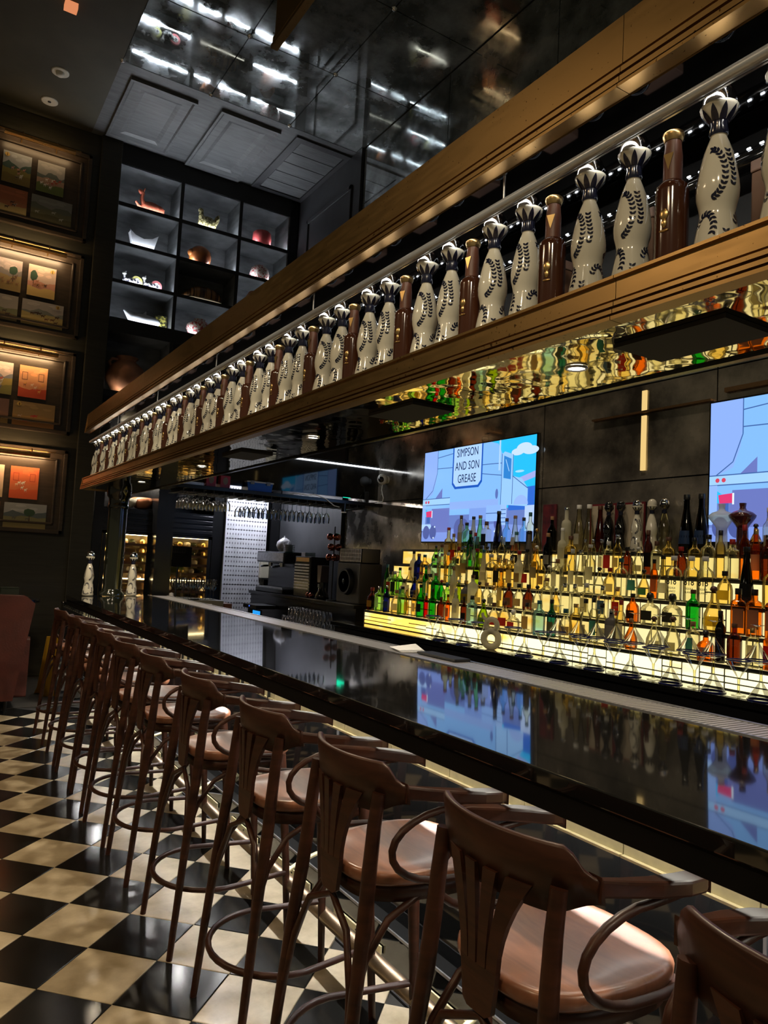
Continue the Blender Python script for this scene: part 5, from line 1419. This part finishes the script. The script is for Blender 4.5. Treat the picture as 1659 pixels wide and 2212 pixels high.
mb.build('printed_pattern', pmat('pattern_ink', (.03, .03, .045), .6), tw)
# ceiling bulkhead, linear light, and an unseen fill panel added to brighten the corner
pl = empty('added_fill_panel', (3.9, 9.50, 2.655), 0, 'flat white fill light added to brighten the service corner behind the black bulkhead', 'ceiling light')
MB().box(-.34, .34, -.07, .07, -.012, 0).build('housing', m_blackmatte, pl); MB().box(-.32, .32, -.06, .06, -.016, -.012).build('diffuser', emit('service_fill', (.86, .89, 1.0), 95), pl)
bk = MB().box(2.0, 4.5, 7.36, 9.9, 2.66, 2.72).box(1.95, 4.5, 7.36, 7.42, 2.32, 2.66).build('bulkhead', m_black); tag(bk, kind='structure')
bl = MB().box(3.36, 4.49, 7.33, 7.345, 2.682, 2.694).build('linear_light', emit('linear_led', (.85, .92, 1.0), 9)); tag(bl, 'thin white linear light on the black bulkhead beside the dome camera', 'light')
# rack shelf with hanging glasses
rk = empty('glass_rack', (0, 0, 0), 0, 'black overhead rack shelf across the service end with stemmed glasses hanging below', 'rack')
MB().box(1.93, 4.50, 7.24, 7.70, 2.235, 2.275).build('rack_shelf', m_blackwall, rk, .003)
x = 2.18
while x < 4.3:
    MB().box(x - .004, x + .004, 7.26, 7.68, 2.205, 2.235).box(x - .03, x + .03, 7.26, 7.68, 2.200, 2.206).build('hanger_rail', m_blackmatte, rk); x += .105
wgp = [(.032, 0), (.033, .002), (.006, .006), (.0038, .02), (.0038, .085), (.012, .095), (.034, .125), (.040, .155), (.036, .205)]
tbp = [(.032, 0), (.033, .002), (.006, .006), (.0045, .015), (.0045, .06), (.020, .07), (.036, .10), (.038, .165)]


def glass_mesh(prof, nm):
    me = MB().lathe(prof, 18, caps=False).lathe([(.001, 0), (.032, 0)], 18, caps=False).mesh(nm); me.materials.append(m_glass_w); return me


g_a, g_b = glass_mesh(wgp, 'wine_glass'), glass_mesh(tbp, 'goblet'); n_ = 0
for xi in range(20):
    x = 2.2325 + xi * .105
    if 2.70 < x < 2.78 or x > 3.85: continue
    for yi in range(3):
        me = g_b if x < 2.75 else g_a; n_ += 1
        o = bpy.data.objects.new('hanging_glass', me); COL.objects.link(o); o.location = (x, 7.30 + yi * .11, 2.2065); o.rotation_euler = (PI, 0, 0)
        tag(o, '%s hanging from the black rack, %s row from the front, %s from the left' % ('short goblet' if x < 2.75 else 'wine glass', ordinal(yi + 1), ordinal(xi + 1)), 'glass', 'short goblets hanging at the left of the rack' if x < 2.75 else 'wine glasses hanging from the rack')
# things on the rack shelf
RZ_ = 2.2755
red = pmat('red_print', (.55, .02, .03), .4)
for i, x in enumerate((2.47, 2.62)):
    r = empty('tumbler_box', (x, 7.36, RZ_), .1, 'red and white printed carton on the rack shelf, %s of the pair' % ('left', 'right')[i], 'box')
    MB().box(-.055, .055, -.05, .05, 0, .13).build('carton_body', red, r, .003); MB().prism([(math.cos(a * PI / 6) * .028, math.sin(a * PI / 6) * .04) for a in range(12)], lambda a, b_, t: (a, t, b_ + .075), -.0525, -.0505).build('oval_label', m_lab['white'], r)
tr_ = empty('steel_tray', (2.27, 7.36, RZ_), .05, 'shallow steel tray on the rack shelf, left of the red cartons', 'tray')
MB().box(-.13, .11, -.08, .08, 0, .01).build('tray_base', m_steel, tr_); MB().box(-.135, .115, -.085, -.08, 0, .03).box(-.135, .115, .08, .085, 0, .03).box(-.135, -.13, -.08, .08, 0, .03).box(.11, .115, -.08, .08, 0, .03).build('tray_rim', m_steel, tr_)
bx = empty('storage_box', (3.00, 7.38, RZ_), 0, 'blue plastic storage box with white lid on the rack shelf', 'storage box')
MB().prism([(-.13, 0), (.13, 0), (.145, .09), (-.145, .09)], lambda a, b_, t: (a, t, b_), -.09, .09).build('tub', pmat('blue_plastic', (.01, .13, .60), .35), bx, .006)
MB().box(-.152, .152, -.098, .098, .09, .105).build('lid', pmat('white_plastic', (.8, .8, .8), .4), bx, .004)
for x in (-.09, .09): MB().box(x - .02, x + .02, -.104, -.096, .07, .108).build('clip', pmat('grey_plastic', (.3, .32, .35), .4), bx)
cb = MB().tube([(3.32, 7.255, 2.282), (3.42, 7.25, 2.295), (3.52, 7.245, 2.286), (3.62, 7.24, 2.30), (3.75, 7.235, 2.27), (3.86, 7.23, 2.20), (3.93, 7.235, 2.19)], .0055, 6).build('cable', pmat('white_cable', (.65, .66, .7), .5))
tag(cb, 'white cable drooping along the rack shelf to the small black camera', 'cable')
# dome camera on the mirror wall, with its cord
dc = empty('dome_camera', (4.43, 7.16, 2.55), 0, 'white round dome security camera on the mirror wall above the rack', 'security camera')
wp_ = pmat('white_camera_shell', (.8, .8, .8), .35)
MB().ell((0, 0, 0), (.062, .062, .062), 20, 12).build('shell', wp_, dc); MB().ell((-.038, -.032, -.008), (.034, .034, .034), 16, 10).build('lens_dome', m_black, dc)
MB().tube([(.045, 0, 0), (.068, 0, 0)], .045, 16).build('wall_mount', wp_, dc)
MB().tube([(0, 0, -.06), (.0, .01, -.12), (-.02, -.04, -.17), (-.02, -.07, -.22), (-.01, -.04, -.262), (-.02, .05, -.268)], .006, 6).build('cord', wp_, dc)
ad_ = MB().box(-.02, .02, -.02, .02, 0, .13).build('power_adapter', m_blackmatte, None, .004); ad_.location = (4.33, 7.33, RZ_); tag(ad_, 'small black power adapter standing under the white dome camera', 'adapter')
kn = MB().tube([(4.20 + .03 * math.sin(i * .9), 7.262, 2.29 + .012 * math.cos(i * 1.7)) for i in range(14)], .005, 6).build('cable_bundle', wp_); tag(kn, 'white tied cable bundle on the rack shelf beside the black adapter', 'cable')
mc = empty('mini_camera', (3.98, 7.22, 2.16), 0, 'small black camera with white ring hanging at the rack end, above the copper balls', 'security camera')
MB().tube([(0, 0, .075), (0, 0, -.02)], .028, 14).build('housing', m_black, mc); MB().tube([(0, -.001, -.02), (0, -.001, -.03)], .03, 14).build('ring', wp_, mc)
ex = empty('exit_sign', (4.47, 8.30, 2.28), 0, 'small glowing green exit light on the dark wall', 'sign')
MB().box(0, .028, -.36, .16, -.05, .05).build('sign_box', m_blackmatte, ex); MB().box(-.004, .001, -.34, .14, -.042, .042).build('sign_face', emit('green_glow', (.01, .85, .45), 2.4), ex)

# counters at the service end
ct = empty('service_counter', (0, 0, 0), 0, 'black raised service counter under the coffee machine and grinder', 'counter')
MB().box(3.98, 4.46, 6.88, 9.85, 1.09, 1.13).build('counter_top', m_blackwall, ct, .004); MB().box(4.02, 4.46, 6.90, 9.85, 0, 1.09).build('cabinet', m_blackwall, ct)
wd_ = empty('drain_shelf', (0, 0, 0), 0, 'low oak fronted shelf holding rows of upturned tumblers', 'shelf')
MB().box(3.62, 3.97, 6.90, 8.45, .80, .83).build('shelf_board', m_steel, wd_); MB().box(3.60, 3.62, 6.90, 8.45, .76, .87).build('oak_front', wood('oak', (.22, .12, .06), (.34, .20, .10), .5, 3, (8, 1, 8)), wd_); MB().box(3.64, 3.96, 6.95, 8.4, 0, .80).build('cabinet', m_blackwall, wd_)
tp = [(.030, 0), (.033, .10), (.0335, .102), (.030, .104), (.027, .01)]
tgm = MB().lathe([(.034, 0), (.029, .100), (.001, .102)], 16, caps=False).mesh('tumbler'); tgm.materials.append(m_glass_w)
for ly in range(2):
    for iy in range(13 - ly * 2):
        for ix in range(3 - ly):
            o = bpy.data.objects.new('tumbler', tgm); COL.objects.link(o); o.location = (3.69 + ix * .08 + ly * .04, 7.0 + iy * .082 + ly * .082, .8305 + ly * .103)
            tag(o, 'upturned tumbler on oak shelf, %s layer, %s row back, %s from right' % (('lower', 'upper')[ly], ordinal(ix + 1), ordinal(iy + 1)), 'glass', 'tumblers in the %s layer on the oak shelf' % ('lower', 'upper')[ly])
CT = 1.1305
# coffee machine
cm = empty('coffee_machine', (4.22, 8.93, CT), 0, 'black and steel coffee machine with slatted front under the white teapot', 'coffee machine')
MB().box(-.20, .20, -.12, .78, .0, .06).box(-.02, .20, -.12, .78, .06, .40).box(-.20, .20, -.12, .78, .40, .55).build('housing', m_blackwall, cm, .01)
MB().box(-.21, -.20, -.10, .76, .42, .53).build('front_plate', m_steel, cm, .003)
for y in (.12, .5): MB().tube([(-.12, y, .40), (-.12, y, .35)], .032, 14).tube([(-.12, y, .36), (-.26, y, .345)], [.012, .015], 8).build('group_head', m_chrome, cm)
MB().box(-.19, -.03, -.08, .74, .06, .075).build('drip_tray', m_steel, cm)
mc2 = empty('slatted_grinder', (4.14, 8.30, CT), 0, 'dark steel slatted machine standing right of the coffee machine', 'machine')
MB().box(-.10, .16, -.22, .22, 0, .50).build('housing', m_blackwall, mc2, .01)
for k in range(9): MB().box(-.112, -.10, -.20, .20, .10 + k * .036, .118 + k * .036).build('slat', m_steel, mc2)
text_obj('CAFE', .06, m_gold, 'lettering', mc2, face_negx(-.102, 0, .46)) if 0 else None
MB().box(-.106, -.10, -.18, .18, .435, .485).build('name_plate', m_gold, mc2)
# teapot and stacks on top
TZ = CT + .5505
tpt = empty('teapot', (4.14, 9.10, TZ), 0, 'round white teapot on top of the coffee machine', 'teapot')
wc = pmat('white_porcelain', (.62, .60, .62), .2, coat=.4)
MB().lathe([(.05, 0), (.085, .03), (.105, .08), (.095, .13), (.06, .165), (.03, .175)], 24).build('body', wc, tpt); MB().lathe([(.045, .172), (.03, .185), (.008, .19), (.012, .205), (.001, .215)], 16).build('lid', wc, tpt)
MB().tube([(0, .10, .12), (0, .15, .12), (0, .155, .07), (0, .11, .05)], .008, 8).build('handle', wc, tpt); MB().tube([(0, -.09, .08), (0, -.13, .11), (0, -.15, .15)], [.02, .013, .009], 8).build('spout', wc, tpt)
scm = MB().lathe([(.04, 0), (.075, .008), (.078, .011), (.04, .004)], 20).mesh('saucer'); scm.materials.append(wc)
for k in range(8):
    o = bpy.data.objects.new('saucer', scm); COL.objects.link(o); o.location = (4.12, 8.90 - .0, TZ + k * .012); tag(o, 'white saucer on the coffee machine, %s from the bottom of its stack' % ordinal(k + 1), 'saucer', 'stack of saucers on the coffee machine')
for k in range(4):
    o = MB().box(-.07, .07, -.055, .055, 0, .012).build('folded_cloth', wc, None, .003); o.location = (4.14, 8.36, CT + .5005 + k * .0125); tag(o, 'folded white cloth on the slatted machine, %s from the bottom of the pile' % ordinal(k + 1), 'cloth', 'pile of white cloths')
# stack of copper balls (glass tree) and grinder
tree = empty('copper_ball_stand', (4.10, 7.62, CT), 0, 'column of copper coloured glossy balls in three tiers', 'stand')
MB().tube([(0, 0, 0), (0, 0, .86)], .008, 8).build('pole', m_blackmatte, tree); MB().lathe([(.06, 0), (.06, .012)], 20).build('base', m_blackmatte, tree)
m_cop = pmat('copper_ball', (.45, .13, .08), .12, metal=1.0)
for tz in (.50, .62, .74):
    for a in range(3):
        MB().ell((.052 * math.cos(a * 2.09 + tz * 9), .052 * math.sin(a * 2.09 + tz * 9), tz), (.042, .042, .042), 14, 9).build('copper_ball', m_cop, tree)
gr = empty('coffee_grinder', (4.10, 7.86, CT), 0, 'black coffee grinder with brown bean hopper below the copper balls', 'grinder')
MB().lathe([(.07, 0), (.085, .01), (.08, .05), (.05, .10), (.05, .20)], 20).build('base', m_black, gr)
MB().prism([(-.035, .20), (.035, .20), (.055, .40), (-.055, .40)], lambda a, b_, t: (t, a, b_), -.05, .05).build('hopper', pmat('smoked_hopper', (.12, .09, .08), .2), gr, .006)
MB().box(-.052, -.049, -.02, .02, .14, .18).build('sticker', m_lab['white'], gr)
for i, y in enumerate((8.00, 8.08)):
    o = MB().ell((0, 0, .035), (.035, .035, .035), 14, 9).build('copper_cup', m_cop); o.location = (4.03, y, CT); tag(o, 'small round copper cup before the grinder, %s one' % ('right', 'left')[i], 'cup')
# loudspeaker-like appliance
sp = empty('loudspeaker', (4.20, 7.25, CT), 0, 'dark grey box with large round black driver left of the bottles', 'loudspeaker')
MB().box(-.10, .18, -.26, .26, 0, .45).build('cabinet', pmat('dark_taupe_shell', (.045, .04, .036), .5), sp, .012)
mb = MB(); mb.tube([(-.10, 0, .24), (-.155, 0, .24)], [.15, .14], 28); mb.build('driver_ring', m_blackmatte, sp); MB().tube([(-.155, 0, .24), (-.150, 0, .24), (-.12, 0, .24)], [.12, .10, .05], 28).build('cone', m_black, sp); MB().ell((-.155, 0, .24), (.012, .03, .03), 14, 8).build('dust_cap', m_black, sp)
MB().tube([(-.156, .0, .24), (-.158, 0, .24)], [.013, .013], 14).build('cap_mark', m_steel, sp)
cr = empty('wire_crate', (4.22, 7.22, CT + .4505), 0, 'dark crate with grid front on top of the grey speaker box', 'crate')
MB().box(-.12, -.11, -.24, .24, 0, .16).box(.11, .12, -.24, .24, 0, .16).box(-.12, .12, -.24, -.23, 0, .16).box(-.12, .12, .23, .24, 0, .16).box(-.12, .12, -.24, .24, 0, .008).build('crate_body', m_fridge, cr)
mb = MB()
for k in range(16): mb.box(-.124, -.12, -.235 + k * .031, -.229 + k * .031, .01, .155)
for k in range(4): mb.box(-.125, -.121, -.235, .235, .02 + k * .042, .025 + k * .042)
mb.build('grid_front', m_steel, cr)
# card terminal / blue lit screen on a stand and towel
ip = empty('register_screen', (3.78, 9.12, .70), 0, 'small bright blue lit screen standing at the foot of the patterned wall', 'screen')
MB().box(-.0, .02, -.22, .22, -.10, .22).build('screen_case', m_blackmatte, ip, .004); MB().box(-.003, .001, -.20, .04, -.08, .20).build('screen_glass', emit('blue_screen', (.02, .32, .85), 1.1), ip)
MB().box(-.02, .06, -.10, .10, -.70, -.10).build('stand', m_blackmatte, ip)
tk = empty('card_machine', (3.86, 9.15, .925), 0, 'black till tray with blue lit dot above the blue screen', 'till')
MB().box(-.14, .14, -.22, .22, 0, .05).build('tray', m_blackmatte, tk, .005); MB().tube([(-.142, .0, .03), (-.139, 0, .03)], .008, 8).build('blue_dot', emit('blue_dot', (.03, .1, 1), 5), tk)
dsp = empty('towel_dispenser', (4.20, 9.86, 1.30), 0, 'cream wall dispenser at the right edge of the patterned wall', 'dispenser')
MB().box(-.07, .07, -.05, .035, 0, .32).build('case', pmat('cream_plastic', (.6, .55, .42), .5), dsp, .008); MB().box(-.05, .05, -.055, -.04, -.02, .004).build('slot', m_blackmatte, dsp)
# left service top with wine glasses
sv = empty('end_counter', (0, 0, 0), 0, 'grey service block behind the bar carrying a round tray and wine glasses', 'counter')
MB().box(2.45, 3.05, 8.28, 8.75, .93, 1.065).build('block_top', pmat('grey_putty', (.16, .15, .11), .5), sv, .005); MB().box(2.50, 3.0, 8.33, 8.7, 0, .93).build('cabinet', m_blackwall, sv)
MB().box(2.84, 2.91, 8.277, 8.281, .97, 1.03).build('paper_label', m_lab['white'], sv)
MB().box(3.05, 3.16, 8.30, 8.6, .95, 1.03).build('side_bracket', m_brownleather, sv)
ty = MB().lathe([(.19, 0), (.20, .004), (.205, .014), (.195, .014), (.185, .006), (.001, .006)], 32).build('round_tray', m_blackmatte); ty.location = (2.60, 8.45, 1.0655); tag(ty, 'round black serving tray under the wine glasses behind the bar', 'tray')
g_c = glass_mesh([(.034, 0), (.035, .002), (.006, .006), (.0035, .02), (.0035, .10), (.014, .115), (.038, .145), (.042, .18), (.034, .235)], 'tall_wine_glass')
for iy in range(2):
    for ix in range(6):
        o = bpy.data.objects.new('wine_glass', g_c); COL.objects.link(o); o.location = (2.52 + ix * .088, 8.40 + iy * .1, 1.0735 if ix < 2 else 1.066); tag(o, 'wine glass standing behind the bar, %s row, %s from the left' % (('front', 'rear')[iy], ordinal(ix + 1)), 'glass', 'wine glasses standing behind the bar')
sk = MB().lathe([(.02, 0), (.03, .003), (.024, .06), (.001, .07)], 14).build('white_shaker', wc); sk.location = (2.46, 8.36, 1.0735); tag(sk, 'small white shaker on the tray left of the wine glasses', 'shaker')
po = empty('order_tablet', (2.40, 7.9, 1.55), .5, 'black tablet on an arm seen edge on in front of the wooden wine fridge', 'tablet')
MB().box(-.15, .15, -.008, .008, -.11, .11).build('tablet_body', m_black, po, .004); MB().tube([(0, .02, 0), (.02, .06, -.10), (.05, .10, -.28), (.10, .14, -.4845)], .010, 8).build('arm', m_blackmatte, po)

# ceiling fittings on the painted ceiling
for i, (x, y) in enumerate(((.93, 8.92), (.91, 9.59))):
    d = empty('smoke_detector', (x, y, CZ), 0, 'white round ceiling detector on the dark ceiling, %s one of the two' % ('nearer', 'farther')[i], 'detector')
    MB().lathe([(.085, -.012), (.095, -.008), (.095, 0)], 24).build('base_plate', pmat('white_detector', (.62, .60, .52), .5), d)
    if i == 0: MB().lathe([(.001, -.05), (.035, -.048), (.045, -.03), (.045, -.012)], 20, caps=False).build('sensor', pmat('white_detector2', (.66, .64, .55), .5), d)
    else: MB().lathe([(.001, -.016), (.02, -.015), (.02, -.012)], 12, caps=False).build('sensor', m_blackmatte, d)
e_ = MB().box(-.06, .06, -.05, .05, -.06, 0).build('exit_fitting', emit('copper_glow', (.8, .28, .12), .9)); e_.location = (.85, 7.72, CZ); tag(e_, 'small copper glowing fitting on the ceiling at the top edge of the photo', 'ceiling light')

# unused prototypes must not stay in the scene
for k2, o in protos.items():
    if k2 not in used:
        for c in list(o.children): bpy.data.objects.remove(c)
        bpy.data.objects.remove(o)
